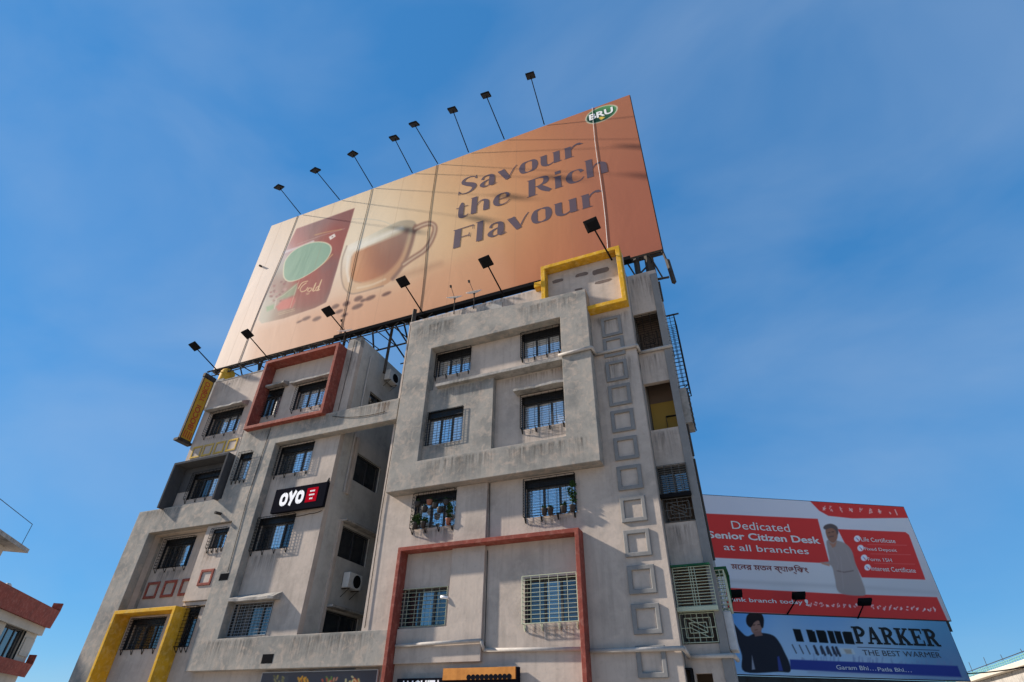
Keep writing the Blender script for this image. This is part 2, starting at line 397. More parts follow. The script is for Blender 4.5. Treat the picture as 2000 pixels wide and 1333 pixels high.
def window(F, u0, u1, v0, v1, w, glass='mirror', panes=3, proj=.22, bars='iron', du=.20, dv=.11, set_=.22, name='window', grow=.0, parent=None, r=.0065, soffit_shadow=.18, reveal_shadow=True):
    """sliding window in a reveal, each pane its own piece, with its grille"""
    f = MB(); d = w - set_; e = .045
    if soffit_shadow:  # black block across the window head, imitates the soffit's shade
        vt = v1 - (v1 - v0) * soffit_shadow; tm = MB(); tm.fbox(F, u0, u1, vt, v1, d - .07, d + .10)
    else: vt = v1; tm = None
    full = v1; v1 = vt - (.003 if soffit_shadow else 0)
    for a in ((u0, u0 + e, v0, v1), (u1 - e, u1, v0, v1), (u0 + e, u1 - e, v0, v0 + e), (u0 + e, u1 - e, v1 - e, v1)):
        f.fbox(F, *a, d - .07, d + .012)
    pw = (u1 - u0 - 2 * e) / panes
    for i in range(1, panes): f.fbox(F, u0 + e + pw * i - .035, u0 + e + pw * i + .035, v0 + e, v1 - e, d - .06, d + .01 - .004 * (i % 2))
    W = f.build(name, M['alu'], parent or B)
    if tm: tm.build('soffit_shadow', M['shadowblack'], W)
    if reveal_shadow:  # thin black strips on jambs and head, imitate shade in the reveal
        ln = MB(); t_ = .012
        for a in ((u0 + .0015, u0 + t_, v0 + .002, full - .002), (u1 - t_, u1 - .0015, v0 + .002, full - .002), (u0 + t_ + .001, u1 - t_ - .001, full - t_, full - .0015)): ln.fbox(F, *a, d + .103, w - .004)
        ln.build('reveal_shadow', M['shadowblack'], W)
    for i in range(panes):
        a = u0 + e + pw * i + .03; b = u0 + e + pw * (i + 1) - .03; dd = d - .03 - .012 * (i % 2); t = MB()
        g = glass[i] if isinstance(glass, (list, tuple)) else glass
        if g == 'mirror' and rng.random() < .4: g = 'mirror2'
        k1 = rng.uniform(-.006, .006); k2 = rng.uniform(-.004, .004)
        n0 = len(t.v); t.fbox(F, a - .028, b + .028, v0 + .04, v1 - .04, dd - .012, dd)
        N_ = F.N
        t.v = [tuple(Vector(q) + N_ * ((k1 if (Vector(q) - F.o).dot(F.U) > (a + b) / 2 else -k1) + (k2 if q[2] - F.o.z > (v0 + v1) / 2 else -k2))) for q in t.v]
        t.build('pane', M[g], W)
    v1 = full
    if bars:
        cage(F, u0 - grow, u1 + grow, v0 - grow, v1 + (grow if proj > .06 else -.02), w + .003, w + proj, du, dv, r).build('grille', M[bars], W)
    return W
def hood(F, W, u0, u1, v0, v1, w0, w1, material='concrete', lip=True):
    """thin concrete sunshade over a window, sloping a little"""
    h = MB(); k = len(h.v)
    n = 9; top = []; bot = []
    for i in range(n + 1):
        u = u0 + (u1 - u0) * i / n; j = rng.uniform(-.018, .018)
        for (v, w) in ((v0, w0), (v0 - .02 + j * .5, w1 + j), (v0 + .07 + j, w1 + j), (v1, w0)): h.v.append(tuple(F(u, v, w)))
    for i in range(n):
        a = 4 * i; b = a + 4
        for q in range(4): h.f.append((a + q, a + (q + 1) % 4, b + (q + 1) % 4, b + q)[::-1])
    h.f.append((3, 2, 1, 0)[::-1]); h.f.append(tuple(4 * n + q for q in (3, 2, 1, 0)))
    return h.build('sunshade', M[material], W)
def ring(F, u0, u1, v0, v1, b, w0, w1, name, material, bottom=True, bevel=.012, parent=None):
    h = (u0 + b, u1 - b, v0 + (b if bottom else -.01), v1 - b)
    return MB().slab(F, [(u0, u1, v0, v1)], [h], w0, w1).build(name, M[material], parent or B, bevel=bevel)

# --- right block: main wall
h_main = dict(w1=(-10.58, -8.91, 4.26, 5.36), w2=(-6.33, -4.72, 4.18, 5.38), w3=(-10.50, -8.86, 7.25, 8.46), w4=(-6.34, -4.60, 7.18, 8.42),
              w6=(-6.45, -4.82, 10.30, 11.62), w7=(-10.28, -8.68, 13.36, 14.50), w8=(-6.46, -4.86, 13.32, 14.50))
vent = [(-9.6, -9.2, 15.0, 15.0001)]
MB().slab(FAC, [(-11.95, -2.107, 0, 16.72)], list(h_main.values()), -.25, 0).build('wall', M['pink'], B)
# set-back walls of the shell: sides, back and roof
MB().box(-11.95, -2.107, 8.8, 9.0, 0, 16.7).build('wall', M['concrete'], B)
MB().box(-11.949, -11.7, .252, 8.798, 0, 16.6).build('wall', M['concrete'], B)
MB().box(-2.36, -2.11, .252, 8.798, 0, 16.6).build('wall', M['concrete'], B)
MB().box(-11.69, -2.37, .26, 8.79, 15.3, 15.5).build('roof_slab', M['concrete'], B)

# --- big grey frame round the upper windows, its top edge rounded down to the right
def ftop(x):
    return float(np.interp(x, [-11.47, -8.3, -5.8, -3.62], [16.22, 15.86, 15.68, 15.60]))
MB().slab(FAC, [(-11.47, -3.62, 8.52, 15.7)], [(-10.30, -4.69, 9.54, 14.52)], .004, .5, top=ftop, xc=(-8.3, -5.8)).build('grey_frame', M['grey'], B, bevel=.015)
MB().slab(FAC, [(-10.296, -7.50, 9.545, 12.60)], [(-10.22, -8.69, 10.20, 11.60)], .003, .27).build('wall', M['grey'], B)
lg = MB(); lg.fbox(FAC, -9.92, -4.694, 12.60, 12.73, .004, .46); lg.build('ledge', M['concrete'], B, bevel=.012)
# --- cream parapet above the frame
MB().slab(FAC, [(-8.55, -7.35, 16.16, 16.5)], [], .002, .05).build('patch', M['concrete'], B)

# --- windows of the right block
window(FAC, *h_main['w1'], 0, ['glass', 'murky', 'glass'], 3, .05, 'greeniron', .27, .12, grow=.0, soffit_shadow=0)
window(FAC, *h_main['w2'], 0, ['glass', 'murky', 'glass'], 3, .16, 'greeniron', .30, .12, grow=.03, soffit_shadow=0)
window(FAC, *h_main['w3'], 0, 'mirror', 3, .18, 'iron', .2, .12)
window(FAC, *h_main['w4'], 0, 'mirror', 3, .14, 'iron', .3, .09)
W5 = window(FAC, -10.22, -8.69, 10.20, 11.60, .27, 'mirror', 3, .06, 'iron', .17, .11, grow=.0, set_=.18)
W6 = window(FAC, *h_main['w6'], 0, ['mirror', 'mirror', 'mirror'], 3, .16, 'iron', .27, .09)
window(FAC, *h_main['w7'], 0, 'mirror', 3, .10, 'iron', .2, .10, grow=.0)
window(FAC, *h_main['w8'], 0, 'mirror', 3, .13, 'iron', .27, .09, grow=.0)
hood(FAC, W6, -6.62, -4.70, 11.70, 11.98, .003, .42)
# --- red frame, shallow pilaster and band inside it
ring(FAC, -10.66, -4.46, .3, 6.57, .13, .004, .45, 'red_frame', 'red')
MB().slab(FAC, [(-8.80, -7.64, 3.27, 8.515), (-10.52, -7.64, 3.27, 4.2)], [], .003, .12).build('pilaster', M['pink'], B, bevel=.01)
# --- yellow frame at roof level with its backing wall
MB().slab(FAC, [(-5.60, -2.107, 16.722, 17.45)], [], -.2, -.004).build('parapet', M['pink'], B)
ring(FAC, -5.45, -2.12, 14.62, 17.50, .17, .004, .42, 'yellow_frame', 'yellow')
MB().box(-5.8, -5.46, -.30, .0, 16.55, 16.82).build('yellow_block', M['yellow'], B, bevel=.01)
pt = [(-4.86, 16.86, .55, .2), (-3.83, 16.86, .55, .22), (-3.05, 16.78, .82, .34), (-3.0, 16.2, .75, .16), (-4.0, 16.1, .35, .12)]
M['patch'] = worn('bare cement patch', (.16, .125, .11), (.10, .08, .07), None, .6, 2)
for x, z, a, b in pt:
    p = MB(); k = 11; ang = [2 * math.pi * i / k for i in range(k)]
    c = [(x + a / 2 * math.copysign(abs(math.cos(t)) ** .5, math.cos(t)) * rng.uniform(.8, 1.05), z + b / 2 * math.copysign(abs(math.sin(t)) ** .5, math.sin(t)) * rng.uniform(.75, 1.1)) for t in ang]
    p.quad(*[FAC(u, v, .006) for u, v in c]); p.build('bare_patch', M['patch'], B)
# --- strip of twelve square mouldings
for i in range(12):
    zc = 13.89 - .9755 * i if i != 1 else 12.96
    h = .44 if i == 0 else .42 - .0055 * i
    ring(FAC, -3.25, -2.49, zc - h, zc + h, .125, .003, .06, 'square_moulding', 'slate', bevel=.02)
# --- recessed corner bay with its four openings
BAY = Frame((0, .5, 0), (1, 0, 0), (0, -1, 0))
h_bay = [(-2.09, -1.215, 12.87, 14.57), (-2.09, -1.215, 9.72, 11.5), (-2.09, -1.215, 6.70, 8.46), (-2.09, -1.18, 3.57, 5.45), (-1.9, -1.5, 1.2, 2.92)]
MB().slab(BAY, [(-2.104, -.98, 0, 16.57)], h_bay, -.18, 0).build('wall', M['pink'], B)
MB().slab(BAY, [(-1.21, -.975, 0, 16.35)], [(-1.3, -1.18, 3.57, 5.45)], .003, .05).build('corner_pilaster', M['slate'], B, bevel=.01)
MB().box(-1.16, -.981, .681, 1.7, 0, 16.45).build('wall', M['concrete'], B)
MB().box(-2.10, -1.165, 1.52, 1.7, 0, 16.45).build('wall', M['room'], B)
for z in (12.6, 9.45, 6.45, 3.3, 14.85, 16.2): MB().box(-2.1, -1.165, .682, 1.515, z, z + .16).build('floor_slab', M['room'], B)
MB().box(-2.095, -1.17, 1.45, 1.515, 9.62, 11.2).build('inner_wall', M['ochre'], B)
window(BAY, -1.62, -1.25, 9.75, 10.55, -.75, 'glass', 2, 0, None, soffit_shadow=0)
def railing(F, u0, u1, v0, v1, w, material, name):
    g = MB(); r = .011
    for i in range(3):
        q = i * .11
        if u1 - u0 - 2 * q < .1 or v1 - v0 - 2 * q < .1: break
        P = [F(u0 + q, v0 + q, w), F(u1 - q, v0 + q, w), F(u1 - q, v1 - q, w), F(u0 + q, v1 - q, w)]
        for a in range(4): g.bar(P[a], P[(a + 1) % 4], r)
    for t in (-.1, 0, .1): g.bar(F(u0 + .22, v1 - .22 + t, w), F(u1 - .22, v0 + .22 + t, w), r)
    for i in range(7): u = u0 + (u1 - u0) * i / 6; g.bar(F(u, v0, w - .03), F(u, v1, w - .03), r * .6)
    mu = (u0 + u1) / 2; mv = (v0 + v1) / 2
    g.bar(F(mu, v0, w), F(mu, v0 + .22, w), r); g.bar(F(mu, v1, w), F(mu, v1 - .22, w), r); g.bar(F(u0, mv, w), F(u0 + .22, mv, w), r); g.bar(F(u1, mv, w), F(u1 - .22, mv, w), r)
    return g.build(name, material, B)
def bars(F, u0, u1, v0, v1, w, n, k, material, name, r=.010):
    g = MB()
    for i in range(n + 1): u = u0 + (u1 - u0) * i / n; g.bar(F(u, v0, w), F(u, v1, w), r)
    for j in range(k + 1): v = v0 + (v1 - v0) * j / k; g.bar(F(u0, v, w), F(u1, v, w), r)
    return g.build(name, material, B)
railing(BAY, -2.07, -1.23, 12.89, 13.7, .01, M['iron'], 'railing'); bars(BAY, -2.07, -1.23, 13.72, 14.5, -.02, 3, 8, M['iron'], 'grille')
window(BAY, -2.085, -1.22, 7.55, 8.44, -.12, ['glass', 'murky'], 2, 0, None, soffit_shadow=0)
bars(BAY, -2.08, -1.19, 7.5, 8.44, .10, 4, 14, M['dimiron'], 'grille'); sb = MB(); sb.fbox(BAY, -2.10, -1.19, 7.42, 7.53, .0, .14); sb.build('grille_sill', M['black'], B)
railing(BAY, -2.08, -1.2, 6.72, 7.4, .02, M['dimiron'], 'railing')
bars(BAY, -2.06, -1.06, 4.42, 5.40, .22, 2, 13, M['greeniron'], 'grille'); bars(BAY, -1.62, -1.48, 4.42, 5.40, .225, 1, 1, M['greeniron'], 'grille')
sb = MB(); sb.fbox(BAY, -2.09, -1.05, 4.31, 4.41, .03, .24); sb.build('grille_sill', M['greeniron'], B)
sb = MB(); sb.fbox(BAY, -2.10, -1.05, 5.42, 5.47, .0, .26); sb.build('grille_roof', M['greensheet'], B)
railing(BAY, -2.08, -1.2, 3.6, 4.28, .04, M['greeniron'], 'railing')
# --- drain pipes along the facade
def pipe(pts, r=.055): return MB().path([Vector(p) for p in pts], r, 10).build('drain_pipe', M['pipe'], B, smooth=True)
pipe([(-4.80, -.57, 12.72), (-3.56, -.57, 12.76), (-3.55, -.08, 12.76), (-2.06, -.08, 12.78), (-2.04, .42, 12.78), (-.9, .40, 12.78)], .06)
pipe([(-10.45, -.20, 3.74), (-7.60, -.20, 3.78), (-7.56, -.07, 3.55), (-4.60, -.07, 3.49)], .05)
pipe([(-4.44, -.09, 3.43), (-2.02, -.09, 3.42), (-1.98, .40, 3.28), (-.9, .40, 3.28), (-.86, 1.0, 3.24)], .055)
pipe([(-10.3, -.06, 12.1), (-10.3, -.06, 12.2)], .03)

# --- left block
h_left = dict(l1=(-22.80, -20.78, 12.92, 14.16), l2=(-19.95, -18.52, 13.32, 14.74), l3=(-17.66, -15.97, 13.32, 14.60), l4=(-17.60, -15.82, 10.22, 11.50),
              l6=(-22.45, -20.55, 9.80, 11.0), l9=(-17.66, -15.86, 7.17, 8.44), l10=(-17.66, -15.88, 4.27, 5.34),
              l11=(-20.16, -19.38, 4.02, 5.36), l12=(-22.85, -21.03, 4.02, 5.08))
MB().slab(FAC, [(-23.5, -14.54, 9.38, 16.12), (-24.66, -14.54, 0, 9.38)], list(h_left.values()) + [(-23.49, -18.775, 5.33, 8.37)], -.25, 0).build('wall', M['pink'], B)
l7 = (-23.22, -21.46, 7.06, 8.26)
MB().slab(FAC, [(-23.6, -18.7, 5.2, 8.5)], [l7], -.6, -.4).build('wall', M['pink'], B)
MB().box(-23.6, -18.7, .255, .395, 5.2, 5.328).build('ledge', M['concrete'], B)
MB().box(-23.6, -18.7, .255, .395, 8.375, 8.5).build('ledge', M['concrete'], B)
MB().box(-23.62, -23.495, .255, .395, 5.33, 8.37).build('jamb', M['grey'], B)
MB().slab(FAC, [(-15.28, -14.54, 16.122, 16.62)], [], -.25, 0).build('parapet', M['concrete'], B)
MB().box(-24.655, -24.4, .252, 8.99, 0, 9.378).build('wall', M['concrete'], B)
MB().box(-24.65, -23.26, .253, 8.98, 9.379, 9.45).build('roof_slab', M['concrete'], B)
MB().box(-23.495, -23.25, .252, 8.99, 9.46, 16.11).build('wall', M['concrete'], B)
MB().box(-24.6, -14.6, 8.75, 9.0, 0, 9.37).build('wall', M['concrete'], B)
MB().box(-23.24, -14.8, .26, 8.74, 15.2, 15.4).build('roof_slab', M['concrete'], B)
GL = [(-24.66, -17.68, 8.38, 9.42), (-24.66, -23.48, .13, 8.38), (-19.82, -17.68, 9.42, 12.52), (-18.78, -17.68, 3.22, 9.42), (-17.68, -11.62, 11.57, 12.52), (-17.68, -10.67, 3.22, 4.17)]
MB().slab(FAC, GL, [(-19.52, -18.80, 10.14, 11.38)], .004, .35).build('grey_frame', M['grey'], B, bevel=.015)
# upper shaft, side wall facing right
SH = Frame((-14.54, 0, 0), (0, 1, 0), (1, 0, 0))
h_sh = [(1.25, 3.1, 7.05, 8.2), (1.22, 3.25, 4.45, 5.18), (1.28, 3.05, 10.1, 11.3), (1.32, 2.65, 13.45, 14.4), (1.25, 3.1, 1.2, 2.2)]
MB().slab(SH, [(.252, 7.5, 0, 16.60)], h_sh, -.25, 0).build('wall', M['shaft'], B)
MB().box(-14.52, -11.96, 6.6, 6.8, 0, 16.3).build('wall', M['concrete'], B)
for a in h_sh[:4]: window(SH, *a, 0, 'glass', 2, 0, None, set_=.12, soffit_shadow=0)
tr = MB(); tr.fbox(SH, .95, 1.12, 3.3, 8.35, .002, .10); tr.fbox(SH, .95, 1.12, 9.4, 11.9, .002, .10); tr.build('pilaster', M['pink'], B)
tr = MB(); tr.bar(SH(.80, 9.4, .08), SH(.80, 16.0, .08), .035, 8); tr.build('drain_pipe', M['pipe'], B)
hd = MB(); hd.fbox(SH, 1.1, 3.5, 5.25, 5.33, .002, .35); hd.build('sunshade', M['concrete'], B)
hd = MB(); hd.fbox(SH, 1.0, 3.4, 8.30, 8.38, .002, .35); hd.build('sunshade', M['concrete'], B)
# windows of the left block
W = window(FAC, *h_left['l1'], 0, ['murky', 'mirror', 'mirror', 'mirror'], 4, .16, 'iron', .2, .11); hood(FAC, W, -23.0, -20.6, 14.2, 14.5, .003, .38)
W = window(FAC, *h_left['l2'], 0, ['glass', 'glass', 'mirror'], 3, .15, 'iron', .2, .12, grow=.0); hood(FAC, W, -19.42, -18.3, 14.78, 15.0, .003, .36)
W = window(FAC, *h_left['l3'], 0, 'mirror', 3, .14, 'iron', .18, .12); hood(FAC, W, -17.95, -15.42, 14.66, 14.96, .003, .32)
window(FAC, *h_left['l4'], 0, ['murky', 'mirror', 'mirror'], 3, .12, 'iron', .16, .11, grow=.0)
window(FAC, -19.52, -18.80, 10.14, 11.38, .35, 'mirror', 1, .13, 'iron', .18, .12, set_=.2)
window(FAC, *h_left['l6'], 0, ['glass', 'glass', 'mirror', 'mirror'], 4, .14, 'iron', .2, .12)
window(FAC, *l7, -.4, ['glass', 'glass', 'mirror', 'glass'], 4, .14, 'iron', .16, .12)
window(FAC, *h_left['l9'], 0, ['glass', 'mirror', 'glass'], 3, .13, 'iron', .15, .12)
W = window(FAC, *h_left['l10'], 0, ['murky', 'glass', 'glass'], 3, .04, 'greyiron', .17, .10, grow=.0, soffit_shadow=0); hood(FAC, W, -17.67, -15.62, 5.36, 5.62, .003, .40)
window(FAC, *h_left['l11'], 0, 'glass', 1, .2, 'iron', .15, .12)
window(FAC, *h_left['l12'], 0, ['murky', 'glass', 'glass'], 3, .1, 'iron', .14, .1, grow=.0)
# little boxed bay with a rounded foot, small window and red square
MB().slab(FAC, [(-20.24, -18.784, 5.52, 8.375)], [(-19.80, -19.0, 7.42, 8.18)], -.395, .2).build('wall', M['pink'], B, bevel=.02)
bd = MB(); bd.fbox(FAC, -20.22, -18.79, 5.36, 5.515, .003, .14); bd.build('bay_foot', M['pink'], B, bevel=.03)
window(FAC, -19.80, -19.0, 7.42, 8.18, .2, ['murky', 'mirror'], 2, .14, 'iron', .13, .12, set_=.15)
ring(FAC, -19.73, -19.05, 6.04, 6.63, .1, .203, .24, 'square_moulding', 'red')
for x in (-23.34, -22.36, -21.38): ring(FAC, x, x + .70, 5.90, 6.54, .1, -.397, -.355, 'square_moulding', 'red')
for x in (-23.25, -22.55, -21.80, -21.05): ring(FAC, x, x + .62, 11.86, 12.46, .09, .003, .03, 'square_moulding', 'faded')
# projecting painted frames of the left block
ring(FAC, -19.60, -15.25, 12.44, 16.10, .15, .003, .6, 'red_frame', 'red')
ring(FAC, -23.25, -19.95, 9.36, 11.42, .11, .003, .62, 'dark_frame', 'dark', bottom=False)
ring(FAC, -23.20, -19.90, .3, 5.30, .13, .003, .65, 'yellow_frame', 'yellow')
MB().slab(FAC, [(-23.14, -20.06, 10.2, 11.31)], [h_left['l6']], .0025, .012).build('dark_panel', M['dark'], B)
# small dark vents and the rain spout
for x0, x1, z0, z1 in ((-18.50, -18.06, 6.12, 6.36), (-15.44, -14.98, 3.38, 3.64)):
    v = MB(); v.fbox(FAC, x0, x1, z0, z1, .352, .357); v.build('vent', M['black'], B)
x, z = pxy(*(290 + 890 / 6.667, 860 + 940 / 6.667), -.55); sp = MB(); sp.bar((x, -.62, z - .03), (x, -.34, z), .06, 12); sp.build('rain_spout', M['steel'], B)
# roof edge rubble and parapet cap on the left
MB().slab(FAC, [(-23.48, -19.7, 16.122, 16.17)], [], -.22, .02).build('parapet_cap', M['concrete'], B)

# loose service cables hanging on the facade
def sag(pts, r=.012, name='service_cable'):
    out = []
    for a, b in zip(pts, pts[1:]):
        a = Vector(a); b = Vector(b)
        for i in range(6):
            t = i / 6; q = a.lerp(b, t); q.z -= (b - a).xy.length * .10 * t * (1 - t) * 2; out.append(q)
    out.append(Vector(pts[-1])); return MB().path(out, r, 4).build(name, M['iron'], B)
sag([(-20.22, -.03, 16.0), (-20.24, -.03, 12.9), (-20.22, -.03, 11.6), (-20.26, -.03, 9.45)])
sag([(-14.9, -.03, 16.5), (-14.95, -.03, 12.6), (-14.85, -.38, 12.3), (-12.2, -.37, 12.0)])
sag([(-11.85, -.04, 16.6), (-11.8, -.04, 12.0), (-11.86, -.04, 8.0), (-11.8, -.04, 4.3)], .014)
sag([(-7.6, -.04, 8.5), (-7.55, -.04, 6.7)]); sag([(-7.58, -.04, 6.3), (-7.55, -.05, 3.6)])
sag([(-18.2, -.37, 12.4), (-18.3, -.37, 9.3), (-18.15, -.37, 6.4)])
sag([(-16.5, -.03, 8.42), (-15.2, -.03, 8.35), (-14.62, -.03, 8.4)])

# run-off stains below sills, ledges, slabs and parapets: (x0, x1, z top, z bottom, how far out the wall stands, kind)
ST = [(-10.5, -8.85, 7.2, 6.6, 0, 's'), (-6.4, -4.55, 7.1, 6.6, 0, 's'), (-10.2, -8.7, 10.18, 9.6, .27, 's'), (-6.5, -4.8, 10.27, 9.6, 0, 's'), (-10.3, -8.6, 13.3, 12.75, 0, 's'), (-9.9, -7.6, 12.58, 11.7, .27, 's'), (-7.4, -5.2, 12.58, 12.0, 0, 's'),
      (-5.35, -4.72, 12.60, 12.1, 0, 'r'), (-11.4, -9.2, 15.9, 14.6, .5, 's'), (-6.6, -3.7, 15.5, 14.6, .5, 's'), (-10.2, -7.0, 9.5, 8.55, .5, 's'), (-7.0, -3.7, 9.45, 8.55, .5, 's'),
      (-11.9, -8.6, 16.7, 16.0, 0, 's'), (-8.5, -5.7, 16.7, 15.9, 0, 's'), (-3.5, -2.2, 12.6, 10.5, 0, 's'), (-3.55, -2.15, 14.5, 13.3, 0, 's'), (-6.3, -4.6, 4.1, 3.5, 0, 'r'),
      (-23.4, -20.9, 16.1, 15.0, 0, 's'), (-22.8, -20.7, 12.85, 12.4, 0, 's'), (-15.2, -14.6, 15.6, 13.4, 0, 's'), (-17.6, -15.8, 10.15, 9.5, 0, 's'), (-17.6, -15.9, 7.05, 6.0, 0, 's'), (-24.5, -22.0, 9.40, 8.5, .35, 's'), 
      (-19.7, -18.0, 12.4, 11.5, .35, 's'), (-17.0, -14.2, 12.5, 11.65, .35, 's'), (-13.9, -11.7, 12.5, 11.6, .35, 's'), (-18.5, -15.6, 4.15, 3.25, .35, 's'), (-14.9, -11.0, 4.15, 3.25, .35, 's'), (-23.2, -21.4, 6.98, 6.1, -.4, 's'), (-12.8, -12.0, 12.5, 11.7, .353, 'r'), (-20.0, -19.1, 7.35, 6.7, .2, 'r')]
for i, (a, b, zt_, zb_, w_, k_) in enumerate(ST):
    q = MB(); q.quad(FAC(a, zb_, w_ + .004), FAC(b, zb_, w_ + .004), FAC(b, zt_, w_ + .004), FAC(a, zt_, w_ + .004)); q.build('stain', M['rust' if k_ == 'r' else 'stain'], B)
for a, b, zt_, zb_ in ((-2.08, -1.25, 9.68, 8.5), (-2.08, -1.25, 12.7, 11.55), (-2.08, -1.0, 16.5, 14.7), (-2.08, -1.25, 6.66, 5.5)):
    q = MB(); q.quad(BAY(a, zb_, .0015), BAY(b, zb_, .0015), BAY(b, zt_, .0015), BAY(a, zt_, .0015)); q.build('stain', M['stain'], B)
# ------------------------------------------------------------------ the great coffee billboard
BB = Frame((0, 1.2, 0), (1, 0, 0), (0, -1, 0))
X0, X1, Z0, Z1 = -25.85, -.58, 18.06, 30.20
bb = thing('rooftop_billboard', 'huge orange brown coffee billboard standing on the roof of the apartment block', 'billboard', (-13.2, 1.2, 16.0))
def z8b(x, y): return (500 + x / 5.553, 400 + y / 5.553)
def PL(*a): return [z8b(*p) for p in a]
def coffee_art(p):
    bgp = [(430, 700, (222, 200, 182)), (480, 600, (228, 212, 200)), (540, 470, (228, 208, 188)), (520, 660, (214, 176, 148)), (600, 640, (206, 158, 126)), (700, 640, (204, 150, 114)),
           (620, 410, (222, 194, 160)), (720, 385, (222, 196, 160)), (800, 350, (216, 182, 140)), (740, 430, (226, 214, 190)), (690, 500, (230, 218, 194)), (800, 520, (222, 204, 172)),
           (870, 340, (206, 156, 112)), (880, 420, (222, 186, 138)), (900, 460, (216, 180, 132)), (840, 480, (226, 208, 172)), (870, 530, (200, 142, 100)), (800, 590, (202, 142, 104)), (880, 580, (196, 132, 94)), (990, 540, (188, 120, 84)),
           (960, 330, (200, 144, 100)), (960, 440, (208, 158, 110)), (1050, 290, (190, 126, 86)), (1050, 420, (194, 136, 92)), (1080, 500, (182, 112, 78)), (1150, 260, (174, 114, 86)), (1180, 420, (168, 106, 82)),
           (1230, 210, (168, 108, 80)), (1260, 350, (160, 98, 76)), (1280, 470, (160, 96, 76)), (560, 560, (226, 210, 196))]
    p.c = p.field(bgp, 62)
    # table edge
    tb = smooth([(500, 640), (660, 590), (760, 568), (840, 530), (900, 508), (980, 490), (980, 620), (700, 700), (480, 730)], False)
    p.poly(tb, (204, 148, 112), 12, .45)
    p.line(PL((1480, 800), (1700, 740), (1850, 690), (2000, 640)), 5, (170, 128, 98), 6, .5)
    # pouch
    pk = PL((440, 262), (1070, 38), (1010, 250), (960, 400), (880, 690), (800, 960), (760, 1060), (640, 1120), (300, 1235), (60, 1290), (28, 1250), (60, 1120), (180, 830), (330, 480))
    f = p.field([(*z8b(700, 180), (150, 122, 124)), (*z8b(1000, 90), (146, 100, 98)), (*z8b(480, 300), (178, 138, 138)), (*z8b(450, 420), (190, 128, 120)), (*z8b(640, 310), (146, 128, 124)), (*z8b(780, 370), (172, 78, 68)), (*z8b(850, 450), (160, 84, 76)),
                 (*z8b(900, 400), (150, 92, 90)), (*z8b(860, 650), (138, 94, 96)), (*z8b(800, 800), (134, 98, 100)), (*z8b(640, 820), (164, 80, 72)), (*z8b(560, 900), (170, 84, 74)), (*z8b(600, 1000), (166, 92, 82)), (*z8b(330, 500), (196, 186, 190)),
                 (*z8b(230, 700), (188, 186, 176)), (*z8b(250, 880), (160, 128, 120)), (*z8b(120, 1000), (196, 190, 180)), (*z8b(90, 1150), (194, 190, 176)), (*z8b(300, 1190), (160, 130, 114)), (*z8b(600, 1090), (142, 116, 108)), (*z8b(760, 990), (128, 106, 106))], 17)
    f = (f - 150) * 1.25 + 128
    mk = np.clip(.5 - p.dist(pk) / 2.4, 0, 1)[:, None] * .97; p.c = p.c * (1 - mk) + f * mk
    p.line(PL((450, 430), (700, 340), (960, 262)), .6, (184, 160, 150), .8, .6)
    p.line(PL((300, 520), (480, 460), (620, 400)), 2.2, (214, 204, 204), 1.6, .8)
    bean = random.Random(3)
    for i in range(34):                                       # coffee berries printed at the lower left of the pouch
        x = bean.uniform(150, 330); y = bean.uniform(800, 1050)
        if x + (y - 800) * .55 > 400 or x + (y - 800) * .5 < 210: continue
        a, b = z8b(x, y); p.line([(a, b), (a + 1.6, b - .8)], 1.7, bean.choice([(134, 80, 78), (120, 78, 76), (170, 128, 122)]), 1.2, .85)
    p.poly(PL((310, 960), (440, 850), (450, 900), (420, 980), (330, 1010), (230, 1030)), (132, 150, 116), 2, .85)
    p.poly(PL((215, 1110), (280, 1040), (420, 1000), (430, 1050), (390, 1120), (240, 1150)), (200, 92, 84), 2, .8)
    p.poly(PL((110, 1110), (200, 1080), (190, 1130), (120, 1160)), (126, 160, 120), 2, .8)
    p.line(PL((470, 820), (430, 930), (370, 1120)), .6, (206, 190, 160), .8, .7); p.line(PL((220, 1030), (200, 1130)), .6, (216, 206, 190), .8, .7); p.line(PL((150, 1060), (300, 980), (460, 850)), .6, (206, 190, 160), .8, .6)
    p.poly(PL((470, 830), (700, 760), (850, 660), (800, 900), (720, 1060), (560, 1110), (420, 1130)), (132, 48, 44), 4, .45)
    for y in (1150, 1168): p.line(PL((240, y + 30), (420, y - 20)), .5, (206, 180, 140), .6, .6)
    p.line(smooth(PL((640, 330), (760, 300), (930, 268)), False), 1.0, (200, 160, 100), 1, .6); p.line(smooth(PL((620, 720), (740, 630), (830, 540)), False), 1.1, (206, 170, 104), 1, .7)
    el = [(305, 700), (330, 595), (430, 490), (590, 420), (720, 412), (800, 450), (804, 520), (740, 620), (620, 720), (480, 800), (370, 828), (312, 790)]
    E1 = smooth(PL(*el)); c0 = E1.mean(0)
    p.poly((E1 - c0) * 1.045 + c0, (216, 208, 176), 1.0); p.poly(E1, (126, 162, 138), .9)
    # script word at the foot of the pouch
    for s in (((545, 850), (505, 880), (480, 920), (495, 945), (540, 930), (560, 900)), ((575, 905), (560, 935), (585, 940), (605, 910), (580, 905)), ((610, 935), (650, 850), (620, 935), (640, 930)),
              ((690, 880), (655, 900), (650, 930), (675, 920), (712, 815), (670, 925), (690, 920)), ((460, 910), (500, 850), (560, 830))):
        p.line(smooth(PL(*s), False), .75, (226, 200, 150), .7, .95)
    for s in (((545, 965), (580, 955)), ((550, 975), (575, 968))): p.line(PL(*s), .5, (220, 196, 150), .6, .8)
    p.poly(PL((790, 350), (850, 315), (865, 345), (805, 385)), (226, 216, 206), .9); p.line(PL((825, 350), (832, 347)), 1.1, (140, 100, 90), .8)
